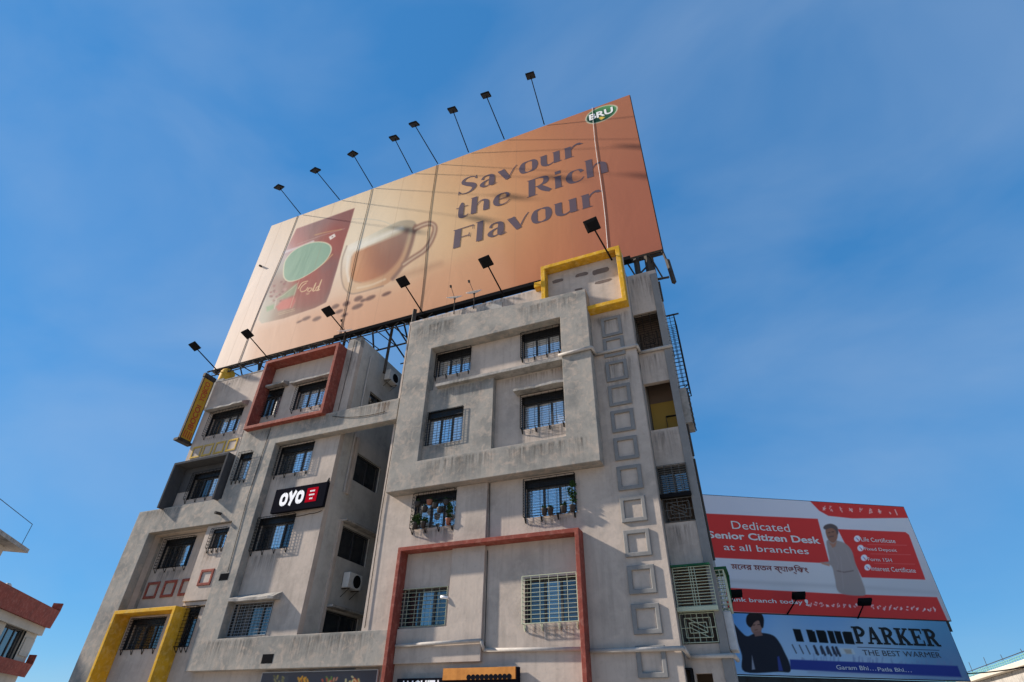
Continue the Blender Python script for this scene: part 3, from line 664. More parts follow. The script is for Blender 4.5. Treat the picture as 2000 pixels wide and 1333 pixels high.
    # cup
    cup = smooth(PL((985, 450), (1200, 350), (1420, 240), (1560, 180), (1690, 172), (1735, 225), (1690, 420), (1600, 650), (1490, 800), (1380, 880), (1200, 935), (1060, 965), (980, 940), (935, 840), (925, 680), (950, 520)))
    f = p.field([(*z8b(1050, 470), (220, 214, 200)), (*z8b(1250, 400), (212, 206, 190)), (*z8b(1450, 270), (190, 184, 166)), (*z8b(1650, 190), (164, 160, 146)), (*z8b(960, 600), (216, 204, 188)), (*z8b(950, 800), (210, 192, 172)), (*z8b(1030, 900), (200, 172, 144)),
                 (*z8b(1200, 890), (202, 172, 142)), (*z8b(1400, 810), (188, 152, 124)), (*z8b(1540, 680), (184, 148, 122)), (*z8b(1640, 480), (188, 158, 132)), (*z8b(1700, 270), (180, 160, 138))], 22)
    f = (f - 190) * 1.35 + 190
    mk = np.clip(.5 - p.dist(cup) / 2.6, 0, 1)[:, None] * .96; p.c = p.c * (1 - mk) + f * mk
    p.line(smooth(PL((985, 450), (935, 600), (925, 760), (950, 890), (1010, 958), (1100, 960), (1380, 882)), False), 1.2, (134, 112, 98), 1.4, .75)
    p.line(smooth(PL((1730, 230), (1685, 430), (1600, 650), (1480, 805)), False), 3.4, (128, 96, 82), 2.2, .85)
    cof = smooth(PL((1050, 545), (1160, 480), (1380, 390), (1560, 320), (1655, 262), (1630, 400), (1560, 580), (1440, 720), (1300, 800), (1140, 846), (1050, 820), (1022, 720)))
    f = p.field([(*z8b(1060, 560), (206, 156, 112)), (*z8b(1050, 760), (204, 142, 94)), (*z8b(1200, 560), (172, 112, 78)), (*z8b(1200, 780), (176, 112, 76)), (*z8b(1350, 600), (146, 92, 70)), (*z8b(1500, 480), (132, 88, 74)), (*z8b(1600, 330), (142, 112, 96)), (*z8b(1400, 420), (164, 122, 98))], 16)
    mk = np.clip(.5 - p.dist(cof) / 6, 0, 1)[:, None] * .98; p.c = p.c * (1 - mk) + f * mk
    p.line(smooth(PL((1040, 560), (1022, 720), (1045, 815), (1140, 848)), False), .7, (150, 120, 100), 1, .5)
    p.line(smooth(PL((1020, 480), (1180, 425), (1400, 330), (1580, 255)), False), 3.0, (232, 226, 212), 4, .75)
    p.line(smooth(PL((1000, 560), (985, 700), (1005, 830)), False), 1.6, (236, 228, 214), 2, .7); p.line(smooth(PL((1100, 905), (1250, 872), (1400, 810)), False), 1.6, (226, 206, 176), 2, .7)
    hd = smooth(PL((1725, 262), (1800, 225), (1880, 205), (1935, 230), (1935, 300), (1890, 410), (1820, 500), (1700, 580), (1600, 650)), False)
    p.line(hd, 5.2, (146, 110, 90), 1.6, .92); p.line(hd, 1.7, (206, 180, 152), 1.4, .8)
    p.line(smooth(PL((1050, 155), (1250, 160), (1390, 185), (1470, 225)), False), .7, (176, 176, 164), 1, .6)
    for x, y, a, b in ((1110, 1020, 48, 26), (1240, 1012, 58, 22), (1415, 968, 52, 18), (980, 1075, 40, 24), (1100, 1105, 62, 24), (862, 1105, 42, 22), (545, 1235, 48, 18), (660, 1238, 48, 20), (900, 1160, 44, 18), (960, 1198, 36, 16), (1160, 1040, 30, 16), (470, 1270, 30, 10)):
        t = [2 * math.pi * i / 12 for i in range(12)]
        e = [z8b(x + a * math.cos(q) + b * .3 * math.sin(q), y + b * math.sin(q) - a * .42 * math.cos(q)) for q in t]
        p.poly(e, (112, 76, 64), 1.8, .92); p.line([z8b(x - a * .6, y + a * .3), z8b(x + a * .6, y - a * .22)], .7, (84, 54, 46), .9, .6)
    for x_ in (582 - 30, 655, 790, 905, 1010, 1100):          # welded seams of the sheet
        A_ = BB.px(x_, 436 - .3666 * (x_ - 549)); pts_ = [project(np.array(BB(A_[0], z_, .05))[:, None]) for z_ in (Z1, Z0)]; p.line([(q_[0][0], q_[1][0]) for q_ in pts_], .35, (150, 116, 92), .5, .35)
    # brand roundel in the top right corner
    b2 = lambda x, y: (860 + x / 3.92, 120 + y / 3.92)
    ov = smooth([b2(*q) for q in ((1112, 455), (1122, 415), (1165, 378), (1235, 346), (1310, 333), (1356, 348), (1345, 392), (1285, 440), (1205, 472), (1145, 478))]); c0 = ov.mean(0)
    p.poly(ov, (206, 206, 180), .8)
    mk = np.clip(.5 - p.dist((ov - c0) * .92 + c0) / 1.6, 0, 1)[:, None]; t = np.clip((p.Y - 208) / 26, 0, 1)[:, None]
    p.c = p.c * (1 - mk) + (np.array((92, 152, 96.)) * (1 - t) + np.array((26, 66, 50.)) * t) * mk
    p.poly([b2(*q) for q in ((1208, 430), (1235, 424), (1262, 428), (1232, 452))], (226, 190, 84), .8)
    return p.lin() * .80
def bulge(U, V):
    t = (U - X0) / (X1 - X0); h = (V - Z0) / (Z1 - Z0)
    return .006 * np.sin(t * 17) * np.sin(h * 3.1) + .002 * np.sin(t * 61 + h * 9)
printed('vinyl_sheet', BB, X0, X1, Z0, Z1, .05, 640, 300, coffee_art, M['vinyl'], bb, bulge)
bk = MB(); bk.fbox(BB, X0 + .03, X1 - .03, Z0 + .02, Z1 - .02, -.10, -.02); bk.build('backing_sheet', M['steel'], bb)
eb = MB()
for a in ((X0 - .04, X0 + .01, Z0, Z1), (X1 - .01, X1 + .04, Z0, Z1), (X0, X1, Z0 - .07, Z0 - .005), (X0, X1, Z1 + .004, Z1 + .05)): eb.fbox(BB, *a, -.12, .02)
eb.build('edge_frame', M['steel'], bb)

# lettering of the slogan, drawn stroke by stroke: (points (x, y), widths)
GL_ = {
 'S': (1.05, [([(.93, 1.13), (.80, 1.36), (.52, 1.45), (.26, 1.34), (.22, 1.08), (.46, .84), (.74, .62), (.86, .36), (.72, .10), (.44, 0), (.16, .08), (.04, .30)], [.05, .06, .09, .17, .22, .30, .32, .24, .15, .08, .06, .05]), ([(.95, 1.10), (.93, 1.42)], [.05, .05]), ([(.02, .36), (.03, .02)], [.05, .05])]),
 'a': (.98, [([(.18, .72), (.24, .93), (.46, 1.0), (.66, .88), (.70, .6), (.70, .12), (.80, .02), (.95, .08)], [.14, .10, .09, .22, .30, .30, .12, .05]), ([(.62, .60), (.34, .50), (.18, .30), (.26, .07), (.46, .03), (.64, .16)], [.05, .12, .24, .16, .07, .05])]),
 'v': (1.02, [([(.14, .99), (.54, .02)], [.34, .26]), ([(.54, .04), (.80, .74), (.98, 1.04)], [.06, .06, .05]), ([(-.04, .98), (.34, .98)], [.04, .04])]),
 'o': (1.02, [([(.5, 1.0), (.24, .9), (.17, .5), (.24, .1), (.5, 0)], [.06, .20, .30, .20, .06]), ([(.5, 0), (.76, .1), (.83, .5), (.76, .9), (.5, 1.0)], [.06, .20, .30, .20, .06])]),
 'u': (1.14, [([(.20, 1.0), (.20, .30), (.30, .07), (.50, .02), (.74, .18)], [.30, .30, .20, .09, .05]), ([(.84, 1.0), (.84, .0)], [.30, .30]), ([(0, .98), (.3, .98)], [.045, .045]), ([(.64, .98), (.9, .98)], [.045, .045]), ([(.9, .02), (1.08, .05)], [.05, .04])]),
 'r': (.92, [([(.20, 1.0), (.20, 0)], [.30, .30]), ([(.32, .62), (.46, .90), (.66, 1.02), (.80, .98)], [.05, .08, .12, .14]), ([(.70, .97), (.92, .90)], [.16, .05]), ([(0, .98), (.3, .98)], [.045, .045]), ([(0, .02), (.46, .02)], [.045, .045])]),
 't': (.70, [([(.28, 1.38), (.26, 1.0), (.26, .26), (.36, .05), (.54, .04), (.68, .16)], [.10, .28, .28, .22, .10, .05]), ([(-.04, .97), (.60, .97)], [.06, .06])]),
 'h': (1.14, [([(.20, 1.52), (.20, 0)], [.30, .30]), ([(.30, .62), (.48, .94), (.68, 1.0), (.84, .82), (.86, .5), (.86, 0)], [.05, .07, .12, .24, .30, .30]), ([(0, 1.5), (.3, 1.5)], [.045, .045])]),
 'e': (.94, [([(.88, .24), (.70, .04), (.48, .0), (.24, .12), (.17, .5), (.26, .88), (.52, 1.0), (.74, .88), (.80, .60)], [.05, .07, .10, .22, .30, .20, .07, .14, .18]), ([(.2, .54), (.88, .54)], [.06, .06])]),
 'R': (1.28, [([(.24, 1.46), (.24, 0)], [.34, .34]), ([(.3, 1.43), (.66, 1.42), (.94, 1.28), (.94, .92), (.66, .74), (.4, .72)], [.06, .08, .24, .28, .08, .06]), ([(.58, .74), (.84, .36), (1.16, .03)], [.22, .32, .22]), ([(0, 1.44), (.4, 1.44)], [.05, .05]), ([(0, .02), (.5, .02)], [.05, .05])]),
 'i': (.52, [([(.22, 1.0), (.22, 0)], [.30, .30]), ([(.22, 1.46), (.22, 1.20)], [.28, .28]), ([(0, .98), (.3, .98)], [.045, .045]), ([(.04, .02), (.46, .02)], [.045, .045])]),
 'c': (.92, [([(.82, .72), (.72, .94), (.5, 1.0), (.26, .88), (.17, .5), (.26, .12), (.5, .0), (.72, .05), (.88, .26)], [.20, .14, .07, .20, .30, .22, .10, .07, .05])]),
 'F': (1.10, [([(.24, 1.46), (.24, 0)], [.34, .34]), ([(0, 1.43), (1.02, 1.43)], [.065, .065]), ([(1.02, 1.45), (1.0, 1.12)], [.05, .03]), ([(.3, .74), (.84, .74)], [.06, .06]), ([(.84, .90), (.84, .58)], [.045, .045])]),
 'l': (.50, [([(.22, 1.52), (.22, 0)], [.30, .30]), ([(0, 1.5), (.3, 1.5)], [.045, .045])]),
}
def stroke_text(name, F, body, u0, u1, v0, vx, w, material, parent, gap=.06, glyphs=GL_, k=6):
    """letters drawn as pen strokes; v0 baseline, vx top of the small letters"""
    total = sum((.42 if c == ' ' else glyphs[c][0] + gap) for c in body) - gap
    sx = (u1 - u0) / total; sy = vx - v0; mb = MB(); x = 0; n = 0
    for c in body:
        if c == ' ': x += .42; continue
        adv, strokes = glyphs[c]
        for pts, ws in strokes:
            n += 1; ww = w + (n % 9) * .0006
            P = smooth([(*p, q) for p, q in zip(pts, ws)], False, k) if len(pts) > 2 else np.array([(*p, q) for p, q in zip(pts, ws)])
            base = len(mb.v)
            for i in range(len(P)):
                t = P[min(i + 1, len(P) - 1)] - P[max(i - 1, 0)]; t = t[:2] / (np.linalg.norm(t[:2]) + 1e-9); nn = np.array((-t[1], t[0])) * P[i][2] / 2
                for s_ in (1, -1):
                    q = P[i][:2] + nn * s_; mb.v.append(tuple(F(u0 + (x + q[0]) * sx, v0 + q[1] * sy, ww)))
            for i in range(len(P) - 1): a = base + 2 * i; mb.f.append((a, a + 1, a + 3, a + 2))
        x += adv + gap
    return mb.build(name, material, parent)
M['ink'] = mat('plum ink', srgb(84, 70, 78), .6, 0, .2)
stroke_text('lettering', BB, 'Savour', -10.86, -3.45, 26.42, 27.38, .061, M['ink'], bb)
stroke_text('lettering', BB, 'the', -10.86, -7.58, 24.42, 25.33, .061, M['ink'], bb)
stroke_text('lettering', BB, 'Rich', -6.64, -2.20, 24.28, 25.22, .061, M['ink'], bb)
stroke_text('lettering', BB, 'Flavour', -10.90, -2.76, 22.12, 23.10, .061, M['ink'], bb)
M['inkwhite'] = mat('white ink', (.72, .72, .70), .6, 0, .2)
a = BB.px(860 + 1140 / 3.92, 120 + 448 / 3.92); b = BB.px(860 + 1325 / 3.92, 120 + 362 / 3.92)
text('lettering', BB, 'BRU', -2.93, 29.10, -1.58, 29.66, .061, M['inkwhite'], bb, bold=.03)
# ropes hanging over the sheet
for i, (t, q) in enumerate((((582, 425), (462, 722)), ((727, 368), (661, 664)), ((853, 322), (820, 615)), ((1160, 233), (1187, 488)))):
    A = BB.px(*t); Bq = BB.px(*q); r = MB(); pts = []
    for j in range(9):
        s_ = j / 8; pts.append(BB(A[0] + (Bq[0] - A[0]) * s_ + .05 * math.sin(s_ * 7 + i), Z1 + .03 + (Z0 - Z1 - .1) * s_, .073 + .003 * math.sin(s_ * 5)))
    r.path(pts, .014, 5); r.build('rope', M['white'] if i == 3 else M['steel'], bb)
# steel truss that carries the board, standing on the roof
def strut(a, b, r=.045, name='strut', material='steel'): return MB().bar(a, b, r, 4).build(name, M[material], bb)
strut((X0 - .1, .95, 17.93), (X1, .95, 17.93), .06, 'chord'); strut((X0 - .1, .95, 17.55), (X0 + 14, .95, 17.55), .04, 'chord')
MB().box(-17.2, -1.9, .86, 1.16, 17.84, 18.03).build('catwalk', M['black'], bb)
strut((X0 - .1, 2.6, 17.85), (X1, 2.6, 17.85), .06, 'chord'); strut((X0, 4.6, 17.3), (X1, 4.6, 17.3), .05, 'chord')
for x in (-25.4, -22.6, -19.8, -17.0, -14.1, -12.2, -9.0, -6.4, -3.6, -1.2):
    strut((x, 1.5, 15.4), (x, 1.5, Z1 - .3), .09, 'post'); strut((x, 5.2, 15.4), (x, 1.6, 25.0), .06); strut((x, 5.2, 15.4), (x, 1.6, 20.0), .05)
for i in range(15):
    x = -25.6 + i * .95; strut((x, .95, 17.93), (x + .475, .95, 17.55), .03); strut((x + .475, .95, 17.55), (x + .95, .95, 17.93), .03)
for i in range(26):
    x = X0 + .2 + i * .98; strut((x, .95, 17.93), (x + .3, 2.6, 17.85), .035)
for z in (19.5, 22.2, 25.0, 27.8): strut((X0 + .2, 1.45, z), (X1 - .2, 1.45, z), .05, 'chord')
for x in (-14.35, -13.7, -13.0, -12.4): strut((x, 1.2, 17.95), (x + .15, 6.4, 16.4), .05)
for y in (2.2, 3.3): strut((-14.6, y, 17.55 - (y - 2) * .3), (-11.6, y, 17.6 - (y - 2) * .3), .045)
strut((-12.15, .5, 15.2), (-12.15, .5, 17.9), .12, 'post')
strut((-.6, 1.1, 18.1), (-.42, .6, 16.4), .05); strut((-.46, .62, 17.0), (-.38, .42, 15.6), .09, 'hanging_beam')
strut((-1.0, .9, 16.4), (-.55, .9, 16.35), .06)
for x in (-1.75, -1.3): strut((x, 1.4, 16.3), (x + .05, 1.15, 18.1), .12, 'post')
strut((-1.75, 1.3, 17.2), (-1.3, 1.3, 17.6), .04); strut((-1.9, 1.2, 16.9), (-1.1, 1.2, 17.0), .03)
# smaller pegs sticking out of the sheet and its edges
for px_, py_ in ((512, 522),):
    u, v = BB.px(px_, py_); pg = MB(); pg.bar(BB(u, v, .06), BB(u, v - .05, .22), .07, 8); pg.build('peg', M['steel'], bb)

# ------------------------------------------------------------------ floodlights on long arms
def floodlight(base, head, aim, size, label, group, r=.032):
    base = Vector(base); head = Vector(head)
    t = thing('floodlight', label, 'floodlight', base, group)
    MB().bar(base, head, r, 6, r * .8).build('arm', M['black'], t)
    n = (Vector(aim) - head).normalized(); u = n.cross(Vector((0, 0, 1)));  u = u.normalized() if u.length > .1 else Vector((1, 0, 0)); v = u.cross(n)
    b = MB(); h = size / 2; ln = len(b.v)
    for d, k in ((-.10, .62), (-.03, 1.0), (.05, 1.0)):
        for a, c in ((-1, -1), (1, -1), (1, 1), (-1, 1)): b.v.append(tuple(head + n * d + u * a * h * k + v * c * h * .92 * k))
    for q in range(2):
        for i in range(4): j = (i + 1) % 4; b.f.append((4 * q + i, 4 * q + j, 4 * q + 4 + j, 4 * q + 4 + i))
    b.f.append((3, 2, 1, 0)); b.f.append((8, 9, 10, 11)); b.build('housing', M['black'], t)
    g = MB(); g.quad(*[head + n * .054 + u * a * h * .86 + v * c * h * .8 for a, c in ((-1, -1), (1, -1), (1, 1), (-1, 1))]); g.build('lens', M['lens'], t)
    y = MB(); y.bar(head - u * h * 1.05, head + u * h * 1.05, .014); y.build('yoke', M['black'], t)
    return t
G1 = 'floodlights on arms along the top edge of the coffee billboard'; G2 = 'floodlights on arms along the foot of the coffee billboard'
ords = ['first', 'second', 'third', 'fourth', 'fifth', 'sixth', 'seventh', 'eighth']
for i, (b, h) in enumerate([((585, 424), (545, 366)), ((663, 392), (616, 333)), ((728, 367), (689, 301)), ((805, 341), (770, 270)), ((855, 321), (809, 243)), ((915, 301), (884, 215)), ((985, 273), (949, 186)), ((1063, 244), (1036, 148))]):
    x, z = pxy(*b, 1.1); y2, z2 = pfix(*h, x)
    floodlight((x, 1.1, Z1 + .05), (x, y2, z2), (x + (.5 if i in (0, 1, 2) else -.2), 1.2, 25.5), .50, '%s black floodlight from the left on top of the coffee billboard' % ords[i], G1)
for i, (b, h, Y) in enumerate([((425, 725), (380, 677), .9), ((522, 698), (483, 653), .9), ((685, 662), (641, 609), .9), ((826, 612), (787, 551), .9), ((985, 580), (949, 512), .9), ((1195, 508), (1156, 440), -.02)]):
    x, z = pxy(*b, Y); y2, z2 = pfix(*h, x)
    lab = ['leftmost black floodlight, above the vertical yellow sign, clear of the coffee billboard', 'black floodlight at the foot of the billboard left of the upper red frame', 'black floodlight at the billboard foot over the right end of the upper red frame',
           'black floodlight at the billboard foot over the left end of the big grey frame', 'black floodlight between the satellite dishes and the yellow roof frame', 'black floodlight rising out of the yellow frame at roof level'][i]
    if i == 5: y2, z2 = -2.3, pxy(*h, -2.3)[1]; hx = pxy(*h, -2.3)[0]
    else: hx = x
    floodlight((x, Y, z), (hx, y2, z2), (x + .3, 1.2, 23.5), .52, lab, G2, .036)
# ------------------------------------------------------------------ signs on the building
M['signblack'] = mat('black sign face', (.010, .010, .014), .7, 0, 0.0)
M['signred'] = mat('red sign face', srgb(168, 14, 32), .6, 0, 0.0)
M['signwhite'] = mat('white acrylic', (.82, .82, .84), .5, 0, .1)
oy = thing('hotel_sign', 'black box sign with white OYO letters above a grilled window', 'sign', (-15.6, -.15, 8.45))
o = MB(); o.fbox(FAC, -16.92, -14.38, 8.46, 9.42, .16, .31); o.build('sign_box', M['signblack'], oy, bevel=.015)
o = MB()
for u in (-16.6, -15.2): o.fbox(FAC, u, u + .08, 8.6, 9.3, .002, .162)
o.build('bracket', M['black'], oy)
ZO = lambda x, y: FAC.px(500 + x / 3.574, 960 + y / 3.574, .31)
OG = {'O': (1.04, [([(.5, .86), (.22, .74), (.16, .5), (.22, .26), (.5, .14)], [.28, .30, .32, .30, .28]), ([(.5, .14), (.78, .26), (.84, .5), (.78, .74), (.5, .86)], [.28, .30, .32, .30, .28])]),
      'Y': (1.0, [([(.12, 1.0), (.46, .44)], [.32, .30]), ([(.88, 1.0), (.50, .40), (.34, 0)], [.32, .30, .30])])}
stroke_text('lettering', FAC, 'OYO', -16.58, -15.38, 8.68, 9.24, .316, M['signwhite'], oy, gap=-.02, glyphs=OG)
a = (-15.29, 8.70); b = (-14.76, 9.26)
o = MB(); o.fbox(FAC, a[0], b[0], a[1], b[1], .312, .318); o.build('red_panel', M['signred'], oy)
for k, (wd, tx) in enumerate(((.24, 'Hotel'), (.26, 'Urban'), (.16, 'Hub'))):
    cx = (a[0] + b[0]) / 2 + .01; z = b[1] - .13 - k * .15
    q = MB()
    for j in range(len(tx)): q.fbox(FAC, cx - wd / 2 + wd * j / len(tx), cx - wd / 2 + wd * (j + .72) / len(tx), z - .03, z + .03, .3185, .3205)
    q.build('small_print', M['signwhite'], oy)
# vertical projecting sign at the left corner
VS = Frame((-23.58, 0, 0), (0, 1, 0), (1, 0, 0))
M['signyellow'] = worn('faded yellow sign', (.52, .30, .035), (.36, .20, .03), (.55, .36, .1), .6, 2.5, streak=.6, rough=.6)
vsn = thing('vertical_sign', 'faded yellow vertical sign with red letters projecting from the left corner', 'sign', (-23.6, -.3, 12.6))
o = MB(); o.fbox(VS, -.66, -.03, 12.72, 16.15, -.12, 0); o.build('sign_box', M['steel'], vsn)
o = MB(); o.fbox(VS, -.61, -.08, 12.78, 16.08, .001, .006); o.build('sign_face', M['signyellow'], vsn)
o = MB(); o.fbox(VS, -.78, .02, 12.58, 12.70, -.2, .08); o.build('tray', M['steel'], vsn)
o = MB(); o.fbox(VS, -.68, .0, 16.16, 16.36, -.14, .02); o.build('cap', M['steel'], vsn)
o = MB()
for j in range(3): o.bar(VS(-.45 + j * .2, 16.36, -.05), VS(-.5 + j * .2, 16.62, -.1), .012)
o.build('bracket', M['steel'], vsn)
M['signink'] = mat('red lettering', srgb(170, 40, 30), .6)
class Turned(Frame):                      # lettering running up the sign
    def __call__(s, u, v, w=0.0): return s.o + s.U * (-v) + Vector((0, 0, u)) + s.N * w
TV = Turned((-23.58, 0, 0), (0, 1, 0), (1, 0, 0))
def turned_text(body, z0, z1, y0, y1):
    cu = bpy.data.curves.new('l', 'FONT'); cu.body = body; cu.offset = .02; ob = bpy.data.objects.new('l', cu); C.objects.link(ob); bpy.context.view_layer.update()
    me = bpy.data.meshes.new_from_object(ob.evaluated_get(bpy.context.evaluated_depsgraph_get())); bpy.data.objects.remove(ob); bpy.data.curves.remove(cu)
    co = np.array([v.co[:] for v in me.vertices]); lo, hi = co.min(0), co.max(0)
    for v, c in zip(me.vertices, co):
        s_ = (c[0] - lo[0]) / (hi[0] - lo[0]); t = (c[1] - lo[1]) / (hi[1] - lo[1])
        v.co = VS(y1 + (y0 - y1) * t, z0 + (z1 - z0) * s_, .009)
    me.materials.clear(); link('lettering', me, M['signink'], vsn)
turned_text('IBOCOI', 13.28, 14.62, -.48, -.2); turned_text('YOBCO', 14.85, 15.95, -.48, -.2)
o = MB()
for j in range(4): o.fbox(VS, -.55 + j * .12, -.50 + j * .12, 12.84, 13.2, .0065, .009)
o.build('stripe', M['signink'], vsn)

# food menu board below the bottom band
u0, v1 = FAC.px(514, 1313, .12); u1, _ = FAC.px(738, 1304, .12); v1 = 3.13; v0 = 1.9
fs = thing('food_board', 'dark food board with pictures of dishes below the bottom concrete band', 'sign', ((u0 + u1) / 2, -.1, v0))
def food(p):
    p.c[:] = (70, 70, 76); p.poly([(500, 1305), (700, 1300), (700, 1333), (500, 1333)], (86, 86, 92), 20, .5)
    r2_ = random.Random(5)
    for cx, col in ((548, [(176, 160, 84), (120, 110, 70)]), (592, [(208, 120, 40), (226, 160, 60)]), (645, [(196, 96, 70), (110, 140, 70), (210, 140, 110)]), (694, [(216, 190, 120), (210, 90, 50), (230, 210, 150)])):
        for _ in range(16):
            x = cx + r2_.gauss(0, 6); y = 1332 + r2_.gauss(0, 5); p.line([(x, y), (x + r2_.uniform(-3, 3), y - r2_.uniform(2, 6))], 1.5, r2_.choice(col), 1)
    p.poly([(533, 1322), (563, 1320), (562, 1345), (533, 1345)], (96, 98, 100), 1.5, .35)
    return p.lin()
printed('menu_print', FAC, u0, u1, v0, v1, .126, 160, 80, food, M['vinyl'], fs)
o = MB(); o.fbox(FAC, u0 - .02, u1 + .02, v0 - .02, v1 + .02, .05, .12); o.build('board', M['sheet'], fs)
# two shop name boards at the very bottom
u0, v1 = FAC.px(776, 1326, .2); u1, _ = FAC.px(1012, 1303, .2)
ss = thing('shop_board', 'black shop name board with white letters and an orange band', 'sign', ((u0 + u1) / 2, -.1, 1.8))
uo, vo = FAC.px(864, 1329, .26); _, vt = FAC.px(864, 1306, .26)
o = MB(); o.fbox(FAC, u0, u1, 1.8, v1, .05, .2); o.fbox(FAC, uo + .5, u1, v1 + .002, vt + .0, .05, .2); o.build('board', M['signblack'], ss)
M['orange'] = worn('orange sign strip', srgb(196, 132, 70), srgb(150, 96, 50), None, .5, 3, rough=.5)
o = MB(); o.fbox(FAC, uo, u1 - .06, vo, vt, .203, .26); o.build('orange_band', M['orange'], ss)
o = MB()
for j in range(10):
    u = uo + .75 + j * (u1 - .12 - uo - .8) / 10; o.lathe(FAC(u + .07, vo + .055, .2605), [(.07, 0), (.07, .004)], 10, (0, -1, 0))
o.build('scallop', M['signblack'], ss)
a = FAC.px(786, 1324, .2); text('lettering', FAC, 'ANGHITA', u0 + .12, v1 - .52, uo - .05, v1 - .05, .206, M['signwhite'], ss, bold=.03)

# ------------------------------------------------------------------ air conditioners, dishes, tank, plants
def aircon(F, u, v, w, label, s=1.0):
    t = thing('air_conditioner', label, 'air conditioner', F(u, v, w), 'outdoor air conditioner units')
    o = MB(); o.fbox(F, u, u + .8 * s, v, v + .55 * s, w + .05, w + .35); o.build('casing', M['white'], t, bevel=.02)
    o = MB(); c = F(u + .5 * s, v + .28 * s, w + .352)
    for r in (.22, .17, .12, .07): 
        pts = [c + F.U * r * s * math.cos(q) + Vector((0, 0, r * s * math.sin(q))) for q in [2 * math.pi * i / 16 for i in range(17)]]; o.path(pts, .006, 4)
    o.build('fan_grille', M['iron'], t)
    o = MB(); o.lathe(c - F.N * .001, [(.235 * s, -.002), (.235 * s, .001)], 20, F.N); o.build('fan_opening', M['black'], t)
    for k in (.1, .66):
        o = MB(); o.bar(F(u + k * s, v - .02, w), F(u + k * s, v - .02, w + .4), .018); o.bar(F(u + k * s, v - .3, w), F(u + k * s, v - .02, w + .36), .014); o.build('bracket', M['steel'], t)
    return t
aircon(SH, 1.75, 6.02, 0, 'dim air conditioner on brackets inside the dark gap between the two blocks')
aircon(SH, 2.05, 15.45, 0, 'weathered air conditioner high on the side wall under the billboard truss')

def dish(px_, py_, Y, tilt, label, mast_px):
    x, z = pxy(px_, py_, Y); t = thing('satellite_dish', label, 'satellite dish', (x, Y, z - .5), 'white satellite dishes on the roof edge')
    ax = Vector((.24 - .20 * .92 + .04 * tilt, -.42 - .2 * .39, .62)).normalized(); K = .78
    o = MB(); o.lathe((x, Y, z), [(r_ * K, h_ * .6) for r_, h_ in ((.02, 0), (.18, .012), (.33, .05), (.46, .115), (.465, .125), (.33, .062), (.18, .026), (.02, .012))], 20, ax); o.build('dish', M['signwhite'], t, smooth=True)
    o = MB(); o.bar((x, Y, z), Vector((x, Y, z)) - ax * .05, .05, 8); o.bar((x, Y + .02, z - .05), (x, Y + .06, z - .85), .025, 6); o.build('mast', M['steel'], t)
    o = MB(); e = Vector((x, Y, z)) + ax * .62 + Vector((-.12, 0, 0)); o.bar(Vector((x, Y, z)) - ax.orthogonal() * .0, e, .012); o.build('feed_arm', M['steel'], t)
    o = MB(); o.bar(e, e - ax * .12, .05, 8); o.build('receiver', M['steel'], t)
dish(888, 583, -.15, 1, 'left white satellite dish above the cream parapet of the right block', None)
dish(926, 573, -.15, -1, 'right white satellite dish above the cream parapet of the right block', None)
dish(674, 648, -.1, 1, 'white satellite dish on the left block beside the upper red frame', None)

x, z = pxy(444, 733, 1.2)
tk = thing('water_tank', 'yellow water tank under the left end of the coffee billboard', 'tank', (x, 1.2, z - .8))
o = MB(); o.lathe((x, 1.2, z - .85), [(.36, .3), (.38, .4), (.38, .95), (.32, 1.08), (.15, 1.14)], 20); o.build('tank_body', M['yellow'], tk, smooth=True)
o = MB(); o.lathe((x, 1.2, z + .29), [(.14, 0), (.14, .06), (.05, .08)], 14); o.build('lid', M['steel'], tk)
o = MB(); o.box(x - .45, x + .45, .75, 1.65, 15.3, z - .56); o.build('plinth', M['concrete'], tk)

def leaves(mb, c, rad, n, size, r_):
    for _ in range(n):
        d = Vector((r_.gauss(0, 1), r_.gauss(0, 1), r_.gauss(0, 1))).normalized() * rad * r_.random() ** .5
        p = Vector(c) + Vector((d.x, d.y * .6, d.z)); a = Vector((r_.gauss(0, 1), r_.gauss(0, 1), r_.gauss(0, .7))).normalized(); b = a.orthogonal().normalized()
        s = size * r_.uniform(.6, 1.3); mb.quad(p - a * s, p - b * s * .4, p + a * s, p + b * s * .4)
def hanging(u, v, label, clay=False):
    t = thing('hanging_planter', label, 'planter', FAC(u, v, .2), 'pots hanging in the plant filled window')
    o = MB(); o.lathe(FAC(u, v - .1, .17), [(.06, 0), (.1, .05), (.115, .15), (.12, .17)], 12); o.build('pot', M['clay' if clay else 'pot'], t, smooth=True)
    o = MB(); o.bar(FAC(u, v + .05, .17), FAC(u, 8.5, .17), .006); o.build('cord', M['black'], t)
    o = MB(); leaves(o, FAC(u, v + .09, .17), .11, 26, .05, rng); o.build('foliage', M['leaf'], t)
Z9 = lambda x, y: FAC.px(740 + x / 3.078, 900 + y / 3.078, .17)
for x, y, l, c in ((275, 292, 'lowest dark hanging pot at the left of the plant filled window', False), (305, 250, 'clay coloured hanging pot near the middle of the plant filled window', True), (338, 270, 'dark hanging pot right of the clay one in the plant filled window', False),
                   (368, 297, 'low dark hanging pot near the middle pane edge of the plant filled window', False), (405, 250, 'dark hanging pot at the right of the plant filled window', False), (232, 262, 'dark hanging pot at the far left of the plant filled window', False)):
    u, v = Z9(x, y); hanging(u, v, l, c)
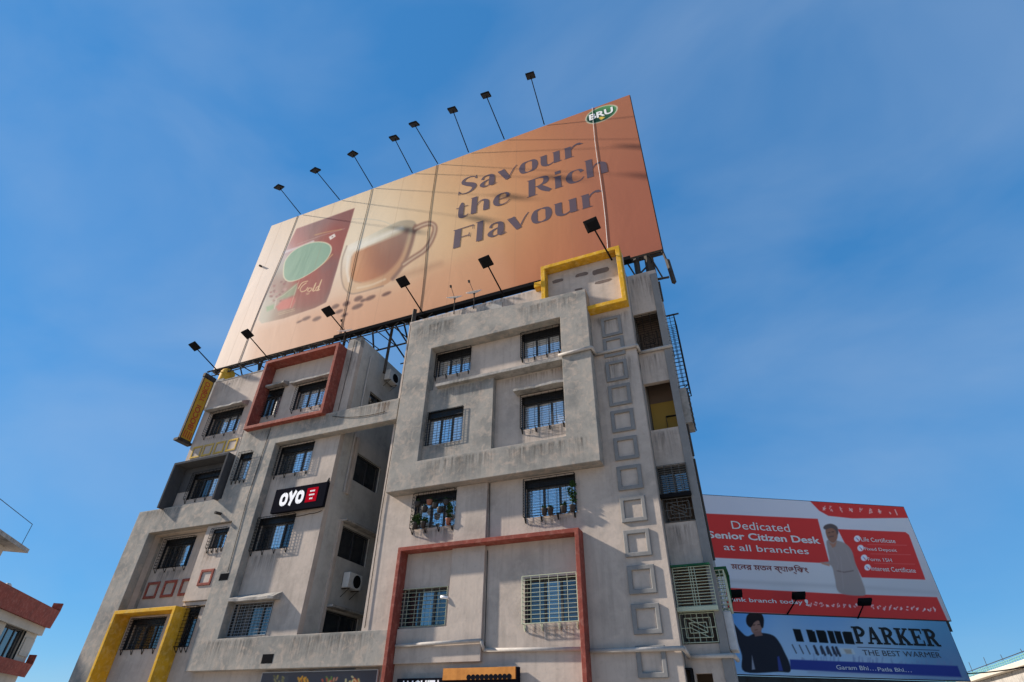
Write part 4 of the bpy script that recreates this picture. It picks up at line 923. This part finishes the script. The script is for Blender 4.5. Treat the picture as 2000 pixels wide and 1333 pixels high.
def potted(u, v, h, rad, n, label, group, size=.06, tall=False, material='pot'):
    t = thing('potted_plant', label, 'potted plant', FAC(u, v, .15), group)
    o = MB(); o.lathe(FAC(u, v, .14), [(.07, 0), (.10, .18), (.115, .2)], 12); o.build('pot', M[material], t, smooth=True)
    o = MB()
    for k in range(4): o.bar(FAC(u, v + .18, .14), FAC(u + rng.uniform(-.6, .6) * rad, v + .2 + h * rng.uniform(.6, 1), .14 + rng.uniform(-.05, .05)), .008)
    o.build('stem', M['leaf'], t)
    o = MB()
    for k in range(n): leaves(o, FAC(u + rng.uniform(-.7, .7) * rad, v + .2 + h * rng.random(), .15), rad * .5, 8, size, rng)
    o.build('foliage', M['leaf'], t)
G = 'potted plants standing in the window grilles'
potted(-10.30, 7.23, .22, .2, 26, 'bushy potted plant in the lower left corner of the plant filled window', G)
potted(-9.98, 7.23, .10, .16, 14, 'low potted plant beside the bushy one in the plant filled window', G)
potted(-9.02, 7.23, .62, .12, 26, 'tall leafy plant at the right end of the plant filled window', G, .06, material='clay')
potted(-5.62, 7.16, .06, .1, 5, 'small black pot left of centre in the window grille above the red frame', G)
potted(-5.42, 7.16, .06, .1, 5, 'small black pot in the middle of the window grille above the red frame', G)
potted(-4.98, 7.16, .10, .1, 6, 'small black pot right of centre in the window grille above the red frame', G)
potted(-4.70, 7.16, .75, .13, 20, 'tall thin plant at the right end of the window grille above the red frame', G, .07)

# security camera by the lower left window, and bird on the hotel sign corner
u, v = FAC.px(740 + 400 / 3.078, 900 + 825 / 3.078, .1)
cc = thing('security_camera', 'small white security camera at the window inside the red frame', 'camera', FAC(u, v, .05))
o = MB(); o.bar(FAC(u - .12, v + .02, .2), FAC(u + .1, v - .01, .12), .04, 10); o.build('camera_body', M['signwhite'], cc, smooth=True)
o = MB(); o.bar(FAC(u + .05, v, .14), FAC(u + .08, v - .05, .01), .015); o.build('mount', M['signwhite'], cc)
bx_, bz_ = pxy(642, 934, -.05)
bd_ = MB(); c = Vector((bx_, -.05, 9.5))
bd_.lathe(c, [(.005, -.12), (.02, -.06), (.055, 0), (.06, .06), (.04, .11), (.035, .14), (.03, .17), (.004, .2)], 10, (.25, -.1, 1)); bd_.bar(c + Vector((.05, -.03, .17)), c + Vector((.1, -.05, .165)), .008, 4, .002)
bd_.bar(c + Vector((-.02, 0, -.05)), c + Vector((-.08, .03, -.2)), .022, 4, .012); bd_.bar(c, c + Vector((0, 0, -.09)), .008)
tag(bd_.build('bird', M['pot'], None, smooth=True), 'small dark bird perched on the corner of the black hotel sign', 'bird')

# side attachments on the right flank of the corner bay
SD = Frame((-.98, 0, 0), (0, 1, 0), (1, 0, 0))
cg = cage(SD, .75, 1.55, 11.3, 14.4, .004, .32, .2, .16, .010).build('grille', M['iron'], B)
dk = MB(); dk.fbox(SD, .7, 1.5, 9.9, 11.2, .004, .22); dk.build('flank_box', M['concrete'], B)
dk = MB()
for j in range(7): dk.bar(SD(.7, 9.95 + j * .2, .25), SD(1.5, 9.95 + j * .2, .25), .02)
dk.build('louvre', M['steel'], B)
for z0, z1 in ((15.0, 16.0), (8.7, 9.8), (5.6, 8.6)):
    dk = MB(); dk.bar(SD(.62, z0, .05), SD(.62, z1, .05), .035, 6); dk.build('drain_pipe', M['steel'], B)
gx = cage(SD, .62, 1.4, 4.38, 5.34, .004, .22, .2, .11, .011).build('grille', M['greeniron'], B)
gs = MB(); gs.fbox(SD, .60, 1.45, 5.36, 5.42, .0, .32); gs.build('grille_roof', M['greensheet'], B)
gs = MB(); gs.quad(SD(1.42, 4.3, .23), SD(1.42, 5.36, .23), SD(1.42, 5.36, .33), SD(1.42, 4.7, .26)); gs.quad(SD(1.425, 4.7, .26), SD(1.425, 5.36, .33), SD(1.425, 5.36, .23), SD(1.425, 4.3, .23)); gs.build('grille_sheet', M['greensheet'], B)
gs = MB(); gs.fbox(SD, .60, 1.3, 3.42, 4.32, .004, .2); gs.build('sheet_box', M['sheet'], B, bevel=.02)
# black box on the corner foot
u0, v1 = BAY.px(1100 + 1095 / 4.88, 1060 + 1200 / 4.88, .2)
bx = thing('meter_box', 'small black open box on the wall under the lowest square moulding', 'box', BAY(u0 + .2, 2.3, .2))
o = MB(); o.slab(BAY, [(u0, u0 + .34, 2.3, v1)], [(u0 + .05, u0 + .29, 2.35, v1 - .05)], .0, .3); o.build('casing', M['black'], bx)
o = MB(); o.fbox(BAY, u0 + .05, u0 + .29, 2.35, v1 - .05, .002, .02); o.build('back_plate', M['steel'], bx)

# ------------------------------------------------------------------ the two advertising boards on the right
ang = math.radians(30)
p0 = pdist(1400, 1195, 27)
RB = Frame((p0[0], p0[1], 0), (math.cos(ang), math.sin(ang), 0), (math.sin(ang), -math.cos(ang), 0))
def R5(x, y): return (1360 + x / 3.48, 950 + y / 3.48)
def R6(x, y): return (1580 + x / 3.481, 950 + y / 3.481)
def fit(name, a, b, body, material, parent, bold=0.0, w=.075, **k):
    A = RB.px(*a, w); Bq = RB.px(*b, w); return text(name, RB, body, A[0], A[1], Bq[0], Bq[1], w, material, parent, bold, **k)
bank = thing('bank_billboard', 'red and white bank billboard showing an old man above the blue one', 'billboard', RB(5.4, 3.5, 0))
def bank_art(p):
    p.c = p.field([(1400, 985, (196, 196, 204)), (1600, 1000, (200, 200, 208)), (1740, 1030, (196, 196, 200)), (1450, 1120, (200, 204, 216)), (1580, 1140, (200, 198, 198)), (1760, 1150, (180, 178, 180)), (1500, 1150, (188, 180, 176))], 70)
    red = (198, 58, 54)
    p.poly([(1578, 975), (1770, 983), (1776, 1012), (1665, 1013), (1618, 1008), (1600, 998)], red, .8)
    p.poly([R5(55, 185), R5(825, 222), R5(905, 525), R5(105, 485)], red, .8)
    p.poly([R6(195, 292), R6(655, 312), R6(680, 330), R6(792, 636), R6(360, 620)], red, .8)
    p.poly([R5(200, 690), R6(160, 730), R6(870, 755), R6(945, 922), R5(210, 850)], red, .8)
    p.line([R5(130, 640), R5(500, 660), R6(400, 690), R6(860, 725)], 3, (168, 166, 168), 4, .6)
    # standing man in a pale kurta
    body = smooth([R6(120, 375), R6(150, 362), R6(200, 372), R6(250, 392), R6(292, 440), R6(315, 520), R6(345, 600), R6(385, 725), R6(340, 745), R6(205, 722), R6(175, 620), R6(150, 540), R6(75, 520), R6(110, 515), R6(140, 505), R6(128, 440)])
    p.poly(body, (150, 137, 132), 1.2); p.line([R6(190, 575), R6(240, 585), R6(300, 575)], 1.2, (120, 104, 100), 1); p.line([R6(150, 400), R6(200, 520), R6(190, 575)], .8, (160, 144, 140), 1, .7)
    p.line([R6(250, 420), R6(300, 560)], .9, (158, 142, 138), 1, .7); p.line([R6(215, 480), R6(235, 700)], .7, (164, 150, 146), 1, .6); p.poly([R6(75, 518), R6(140, 530), R6(140, 545), R6(90, 530)], (176, 128, 106), 1)
    face = smooth([R6(112, 300), R6(125, 275), R6(160, 268), R6(190, 290), R6(196, 330), R6(188, 365), R6(165, 385), R6(140, 372), R6(122, 345)])
    p.poly(face, (140, 100, 82), 1); p.poly(smooth([R6(98, 285), R6(110, 265), R6(150, 256), R6(190, 275), R6(200, 315), R6(190, 330), R6(180, 300), R6(150, 285), R6(115, 295)]), (92, 80, 78), 1)
    p.line([R6(135, 345), R6(165, 340)], 1.2, (104, 82, 76), .9); p.line([R6(130, 318), R6(142, 315)], .7, (80, 60, 54), .8); p.line([R6(155, 312), R6(168, 310)], .7, (80, 60, 54), .8); p.poly([R6(135, 380), R6(165, 392), R6(190, 372), R6(180, 410), R6(160, 420)], (160, 116, 96), 1)
    for y in (357, 421, 487, 552):
        x = 328 + (y - 357) * .36; a, b = R6(x, y); p.line([(a, b), (a + .1, b)], 6.2, (216, 216, 220), .8); p.line([R6(x - 7, y - 6), R6(x + 3, y + 4)], 1.0, (150, 150, 190), .8); p.line([R6(x + 4, y + 4), R6(x + 9, y + 12)], .7, red, .6)
    for y, x0, x1 in ((402, 400, 665), (466, 420, 690), (530, 445, 720)): p.line([R6(x0, y - 6), R6(x1, y)], .5, (214, 110, 104), .6, .8)
    # illegible emblem row in the top strip and the blurred line of small characters
    q = random.Random(11)
    for x in (105, 150, 215, 285, 355, 420, 480):
        a, b = R6(x, 152 + (x - 100) * .05)
        for _ in range(4): p.line([(a + q.uniform(-3, 3), b + q.uniform(-5, 5)), (a + q.uniform(-3, 3), b + q.uniform(-5, 5))], .9, (226, 190, 182), .8, .85)
    p.line([R6(585, 160), R6(600, 195)], .9, (226, 190, 182), .8); p.line([R6(548, 178), R6(556, 188)], .9, (226, 190, 182), .8)
    for k in range(23):
        x = 10 + k * 38.5; y = 800 + k * 1.9
        if 330 < x < 420: continue
        for _ in range(4):
            a, b = R6(x + q.uniform(-9, 9), y + q.uniform(-12, 12)); p.line([(a, b), (a + q.uniform(-2.5, 2.5), b + q.uniform(-2.5, 2.5))], .9, (226, 206, 204), .8, .9)
    return p.lin() * 1.2
uL = RB.px(1376, 968)[0] - .35; uR = RB.px(1761, 987)[0]; vT = 11.14; vM = 5.98; vB = 3.72
printed('printed_sheet', RB, uL, uR, vM + .03, vT, .06, 420, 220, bank_art, M['vinyl'], bank)
o = MB(); o.fbox(RB, uL - .03, uR + .03, vM, vT + .03, -.1, .05); o.build('board', M['steel'], bank)
M['inkred'] = mat('dark red ink', srgb(120, 30, 34), .6)
W_ = M['inkwhite']
fit('lettering', R5(245, 290), R5(625, 258), 'Dedicated', W_, bank, .0); fit('lettering', R5(85, 352), R5(832, 345), 'Senior Citizen Desk', W_, bank, .024)
fit('lettering', R5(190, 434), R5(755, 420), 'at all branches', W_, bank, .005)
fit('lettering', R5(208, 790), R5(718, 775), 'Bank branch today', W_, bank, .012); fit('lettering', R5(745, 812), R5(756, 770), '!', W_, bank, .02)
try: fit('lettering', R5(245, 578), R5(752, 540), '\u09ae\u09c7\u09a8\u09b0 \u09ae\u09a4\u09a8 \u09ac\u09cd\u09af\u09be\u0999\u09cd\u09bf\u0995\u0982', M['inkred'], bank, .014)
except Exception: pass
for y, x0, x1, s in ((367, 358, 580, 'Life Certificate'), (434, 384, 592, 'Fixed Deposit'), (500, 404, 558, 'Form 15H'), (566, 428, 718, 'Interest Certificate')):
    fit('lettering', R6(x0, y + 8), R6(x1, y - 8), s, W_, bank, .0)
# blue thermal wear board below it
thermal = thing('thermal_billboard', 'blue winter wear billboard with a man in black under the red bank board', 'billboard', RB(5.4, 1.5, 0))
def thermal_art(p):
    p.c = p.field([(1440, 1210, (96, 150, 206)), (1500, 1270, (150, 186, 216)), (1600, 1220, (104, 152, 198)), (1600, 1280, (172, 192, 208)), (1750, 1235, (120, 164, 196)), (1700, 1290, (178, 188, 200)), (1840, 1240, (84, 140, 170)), (1850, 1290, (120, 140, 170)), (1540, 1300, (190, 200, 214))], 42)
    q = random.Random(2)
    for k in range(70):
        x = q.uniform(1560, 1860); y = 1292 + q.gauss(0, 5) + (x - 1560) * .03; p.line([(x, y + 6), (x + q.uniform(-2, 2), y - q.uniform(2, 9))], 1.3, (120, 134, 166), 1.4, .5)
    p.poly([R5(636, 1178), R6(1010, 1222), R6(1040, 1300), R6(300, 1270), R5(640, 1245)], (52, 64, 134), 1.2)
    p.line([R6(0, 1262), R6(1050, 1310)], 2.5, (150, 160, 178), 3, .6)
    # man in a dark sweater, arm thrown back
    man = smooth([R5(250, 930), R5(300, 985), R5(345, 1020), R5(400, 1000), R5(470, 1000), R5(530, 1020), R5(570, 1070), R5(600, 1130), R5(632, 1200), R5(636, 1262), R5(560, 1262), R5(330, 1262), R5(310, 1150), R5(280, 1060), R5(240, 960)])
    p.poly(man, (40, 40, 48), 1.1); p.poly([R5(378, 1150), R5(400, 1245), R5(378, 1248)], (150, 150, 160), 1); p.poly([R5(550, 1160), R5(562, 1155), R5(590, 1255), R5(560, 1255)], (60, 70, 130), 1)
    p.poly(smooth([R5(365, 930), R5(380, 910), R5(440, 910), R5(448, 960), R5(430, 1000), R5(400, 1008), R5(375, 985)]), (150, 112, 98), 1); p.poly([R5(390, 990), R5(440, 985), R5(452, 1015), R5(400, 1022)], (138, 100, 88), 1)
    p.poly(smooth([R5(340, 930), R5(345, 880), R5(385, 855), R5(435, 862), R5(458, 900), R5(455, 960), R5(440, 955), R5(425, 915), R5(395, 925), R5(368, 960)]), (36, 30, 32), 1)
    p.line([R5(385, 945), R5(398, 943)], .8, (60, 44, 40), .7); p.line([R5(418, 941), R5(430, 940)], .8, (60, 44, 40), .7); p.line([R5(398, 978), R5(415, 976)], .8, (110, 70, 64), .7)
    # broken black characters in front of the name
    for k, (x, wd) in enumerate(((655, 52), (745, 44), (812, 58), (888, 40), (935, 44), (1000, 52))):
        a, b = R5(x, 970 + (x - 655) * .05), R5(x + wd + 26, 1055 + (x - 655) * .05); s = 8
        p.poly([(a[0], a[1]), (a[0] + wd / 3.48, a[1] + 1), (b[0], b[1] + 1), (b[0] - wd / 3.48, b[1])], (20, 22, 24), .8)
    for k, x in enumerate((10, 48, 85, 130, 175, 225, 262)):
        a, b = R6(x, 985 + x * .03), R6(x + 30, 1060 + x * .05); p.poly([(a[0], a[1]), (a[0] + 8, a[1] + .5), (b[0] + 5, b[1]), (b[0] - 2, b[1])], (20, 22, 24), .8)
    for k, x in enumerate((652, 700, 745, 800, 848, 890, 925, 950)):
        a, b = R5(x, 1078 + (x - 650) * .06), R5(x + 28, 1135 + (x - 650) * .06); p.line([a, b], 2.2 if k > 2 else 1.0, (54, 54, 66), .9, .9)
    for x in (40, 80, 120, 160, 185): p.line([R6(x, 1098), R6(x + 12, 1138)], 1.8, (54, 54, 66), .9, .9)
    p.poly([R6(205, 1100), R6(300, 1104), R6(318, 1144), R6(220, 1140)], (196, 200, 200), 1.2, .8); p.poly([R6(235, 1108), R6(285, 1110), R6(295, 1140), R6(255, 1140)], (160, 140, 120), 1.5, .7)
    p.line([R6(330, 1095), R6(885, 1116)], .5, (40, 40, 50), .6)
    return p.lin() * 1.15
uR2 = RB.px(1866, 1270)[0] + .05
printed('printed_sheet', RB, uL, uR2, vB, vM - .02, .06, 420, 130, thermal_art, M['vinyl'], thermal)
o = MB(); o.fbox(RB, uL - .03, uR2 + .03, vB - .03, vM - .005, -.1, .05); o.build('board', M['steel'], thermal)
# slab letters of the name
PK = {'P': (.93, [([(.28, 1), (.28, 0)], [.26, .26]), ([(.3, .93), (.62, .92), (.84, .72), (.62, .50), (.4, .48)], [.14, .18, .24, .18, .14]), ([(.02, .95), (.4, .95)], [.1, .1]), ([(.02, .05), (.56, .05)], [.1, .1])]),
      'A': (1.12, [([(.22, .02), (.55, .98)], [.14, .18]), ([(.55, .98), (.90, .02)], [.26, .26]), ([(.34, .32), (.76, .32)], [.12, .12]), ([(0, .05), (.42, .05)], [.1, .1]), ([(.64, .05), (1.1, .05)], [.1, .1])]),
      'R': (1.1, [([(.28, 1), (.28, 0)], [.26, .26]), ([(.3, .93), (.62, .92), (.82, .73), (.62, .52), (.4, .50)], [.14, .18, .24, .18, .14]), ([(.55, .52), (.72, .28), (.86, .06)], [.2, .24, .22]), ([(.02, .95), (.4, .95)], [.1, .1]), ([(.02, .05), (.54, .05)], [.1, .1]), ([(.8, .05), (1.08, .05)], [.1, .1])]),
      'K': (1.12, [([(.28, 1), (.28, 0)], [.26, .26]), ([(.36, .42), (.86, .94)], [.14, .14]), ([(.5, .52), (.88, .06)], [.24, .24]), ([(.02, .95), (.54, .95)], [.1, .1]), ([(.02, .05), (.54, .05)], [.1, .1]), ([(.66, .95), (1.04, .95)], [.1, .1]), ([(.66, .05), (1.1, .05)], [.1, .1])]),
      'E': (1.0, [([(.28, 1), (.28, 0)], [.26, .26]), ([(.02, .94), (.9, .94)], [.12, .12]), ([(.02, .06), (.92, .06)], [.12, .12]), ([(.3, .5), (.66, .5)], [.12, .12]), ([(.88, .98), (.88, .70)], [.09, .09]), ([(.90, .02), (.90, .32)], [.09, .09]), ([(.66, .64), (.66, .36)], [.09, .09])])}
M['inkblack'] = mat('black ink', (.014, .015, .016), .6, 0, .2)
a = RB.px(*R6(318, 1070), .075); b = RB.px(*R6(872, 1010), .075)
stroke_text('lettering', RB, 'PARKER', a[0], b[0], a[1], a[1] + .66, .075, M['inkblack'], thermal, gap=.02, glyphs=PK, k=4)
fit('lettering', R6(372, 1150), R6(888, 1130), 'THE BEST WARMER', mat('slate ink', (.03, .03, .04), .6), thermal, .0)
fit('lettering', R6(190, 1246), R6(448, 1224), 'Garam Bhi\u2026', W_, thermal, .006); fit('lettering', R6(472, 1258), R6(690, 1238), 'Patla Bhi\u2026', W_, thermal, .006)
# steel stand under both boards
o = MB(); o.fbox(RB, uL, uR2, vB - .35, vB - .05, -.6, .02); o.build('walkway', M['steel'], thermal)
for i in range(6):
    u = uL + .4 + (uR2 - uL - .8) * i / 5; o = MB(); o.fbox(RB, u, u + .2, 0, vB - .36, -.5, -.3); o.build('post', M['steel'], thermal)
    o = MB(); o.fbox(RB, u, u + .12, vB, vT - .1, -.3, -.12); o.build('back_post', M['steel'], thermal)
o = MB(); u, v = RB.px(1848, 1224); o.fbox(RB, u - .05, u + .22, v - .2, v + .25, -.05, .01); o.build('bracket', M['steel'], bank)
for i, (h, b) in enumerate((((1437, 1160), (1424, 1190)), ((1560, 1164), (1538, 1200)), ((1689, 1176), (1676, 1208)))):
    A = RB.px(*b, .1); Hh = RB.px(*h, 1.0)
    floodlight(RB(A[0], A[1], .08), RB(Hh[0], Hh[1], 1.0), RB(Hh[0] + .4, Hh[1] + 3, .1), .52, ['left', 'middle', 'right'][i] + ' black floodlight in front of the red bank billboard', 'floodlights of the bank billboard', .03)

# ------------------------------------------------------------------ neighbouring buildings
# left: cream house with red parapet bands, running towards the camera
ang = math.radians(131.0)
c0 = pdist(82, 1222, 48)
LF = Frame((c0[0], c0[1], 0), (math.cos(ang), math.sin(ang), 0), (math.sin(ang), -math.cos(ang), 0))
lb = thing('red_banded_house', 'cream house with red parapet bands at the lower left edge', 'building', LF(-6, 0, -4))
hz = lambda x, y, w=0: LF.px(x, y, w)[1]
M['cream'] = worn('cream house plaster', (.46, .42, .36), (.33, .30, .25), None, .6, .4, streak=.5, seed=11)
zt = hz(0, 1165); zt2 = hz(60, 1225)
ztop = 8.1; 
W0 = LF.px(46, 1300)[0]
o = MB(); o.slab(LF, [(-10, 0, 0, 7.0)], [(-4.7, -1.7, 4.75, 6.55), (-9.5, -6.5, 4.75, 6.55), (-4.7, -1.7, 1.6, 3.3), (-9.5, -6.5, 1.6, 3.3)], -.3, 0); o.build('wall', M['cream'], lb)
o = MB(); o.fbox(LF, -10, 0, 0, 7.0, -9.0, -8.7); o.fbox(LF, -.3, 0, 0, 7.0, -8.69, -.302); o.build('wall', M['cream'], lb)
o = MB(); o.fbox(LF, -9.9, -.32, 3.2, 3.4, -8.6, -.31); o.fbox(LF, -9.9, -.32, 6.8, 6.99, -8.6, -.31); o.build('floor_slab', M['cream'], lb)
for k, (a, b) in enumerate(((-4.7, -1.7), (-9.5, -6.5))):
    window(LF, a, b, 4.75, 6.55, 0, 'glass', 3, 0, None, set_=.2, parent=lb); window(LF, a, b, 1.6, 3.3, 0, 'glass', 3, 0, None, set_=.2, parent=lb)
def band(v0, v1, out, tip, name):
    """red band that flares outwards, with an upturned horn at its end"""
    o = MB(); P = [(v0, .05), (v0 - .06, out), (v1, out + .12), (v1, .05)]
    k = len(o.v)
    for u in (-10, .02):
        for v, w in P: o.v.append(tuple(LF(u, v, w)))
    for q in range(4): o.f.append((k + q, k + (q + 1) % 4, k + 4 + (q + 1) % 4, k + 4 + q))
    o.f.append((k + 3, k + 2, k + 1, k)); o.f.append((k + 4, k + 5, k + 6, k + 7))
    o.build(name, M['red'], lb)
    o = MB(); o.fbox(LF, -.12, .03, v1 + .002, v1 + tip, .1, out + .12); o.build('horn', M['red'], lb)
b0 = LF.px(106, 1230, .6)[1]; b1 = LF.px(111, 1192, .6)[1]; b2 = LF.px(48, 1321, .4)[1]; b3 = LF.px(52, 1296, .4)[1]
band(b0 + .05, b1, .5, .45, 'parapet_band'); band(b2, b3, .35, .5, 'parapet_band')
o = MB(); o.fbox(LF, -10, .1, b0 - .42, b0 + .04, .003, .22); o.build('cornice', M['cream'], lb)
o = MB(); o.fbox(LF, -1.5, -.12, b3 + .35, b0 - .7, .003, .06); o.build('panel', M['cream'], lb)
o = MB(); s0 = LF.px(54, 1081, -.9); o.fbox(LF, s0[0] - 8, s0[0], s0[1], s0[1] + .22, -7.4, -.9); o.build('roof_slab', M['concrete'], lb)
o = MB(); o.fbox(LF, s0[0] - 7.6, s0[0] - 1.0, 7.0, s0[1] - .004, -7, -1.7); o.build('stair_room', M['cream'], lb)
o = MB(); a = LF(s0[0] - .5, s0[1] + .23, -1.2); b = a + Vector((0, 0, 1.3)); c_ = LF(s0[0] - 9, s0[1] + 1.5, -1.2); o.bar(a, b, .018); o.bar(b, c_, .018); o.build('rail', M['steel'], lb)
tk0 = LF.px(17, 1140, -.8); o = MB(); o.lathe(LF(tk0[0], b1 + .02, -.8), [(.2, 0), (.22, .3), (.2, .5), (.1, .6)], 12); o.build('roof_tank', M['white'], lb)
# right: house end with green safety net, cornice rising to the right
q0 = pdist(1868, 1340, 56); q1 = pdist(2060, 1260, 37.5)
dv = Vector((q1[0] - q0[0], q1[1] - q0[1], 0)); rl = dv.length; dv.normalize()
RF = Frame((q0[0], q0[1], 0), dv, (dv.y, -dv.x, 0))
rh = thing('netted_house', 'grey house with pale cornice and green safety net at the lower right corner', 'building', RF(rl / 2, 0, -3))
zc = q0[2]
o = MB(); o.fbox(RF, -4, rl + 8, 0, zc - .12, -8, 0); o.build('wall', M['concrete'], rh)
o = MB(); o.fbox(RF, -4.3, rl + 8.2, zc - .10, zc + .14, -8.2, .35); o.build('cornice', M['cream'], rh, bevel=.03)
M['net'] = mat('green safety net', (.16, .34, .30), .9)
o = MB()
for i in range(24):
    u = -3.5 + i * (rl + 10) / 24
    for j in range(4):
        v = zc + .15 + j * .11; o.bar(RF(u, v, -.2), RF(u + (rl + 10) / 24, v + .03 * math.sin(i), -.2), .022)
for i in range(72): u = -3.5 + i * (rl + 10) / 72; o.bar(RF(u, zc + .15, -.2), RF(u, zc + .5 + .06 * math.sin(i * .6), -.2), .018)
o.build('safety_net', M['net'], rh)
for i in range(9):
    u = -3 + i * (rl + 8) / 8; o = MB(); o.bar(RF(u, zc + .15, -.35), RF(u + rng.uniform(-.15, .15), zc + rng.uniform(.7, 1.15), -.35), .016); o.build('scaffold_pole', M['steel'], rh)
o = MB(); o.bar(RF(-3, zc + .62, -.35), RF(rl + 5, zc + .66, -.35), .02); o.build('scaffold_rail', M['steel'], rh)
# overhead cable from the blue board to the right
a = Vector(RB(uR2, RB.px(1884, 1316)[1], 0)); b = Vector(pdist(2080, 1284, 30)); cb = MB(); pts = []
for i in range(13):
    t = i / 12; q = a.lerp(b, t); q.z -= .25 * 4 * t * (1 - t) * .4; pts.append(q)
cb.path(pts, .022, 5); tag(cb.build('overhead_cable', M['black']), 'black cable running right from the foot of the blue billboard', 'cable')
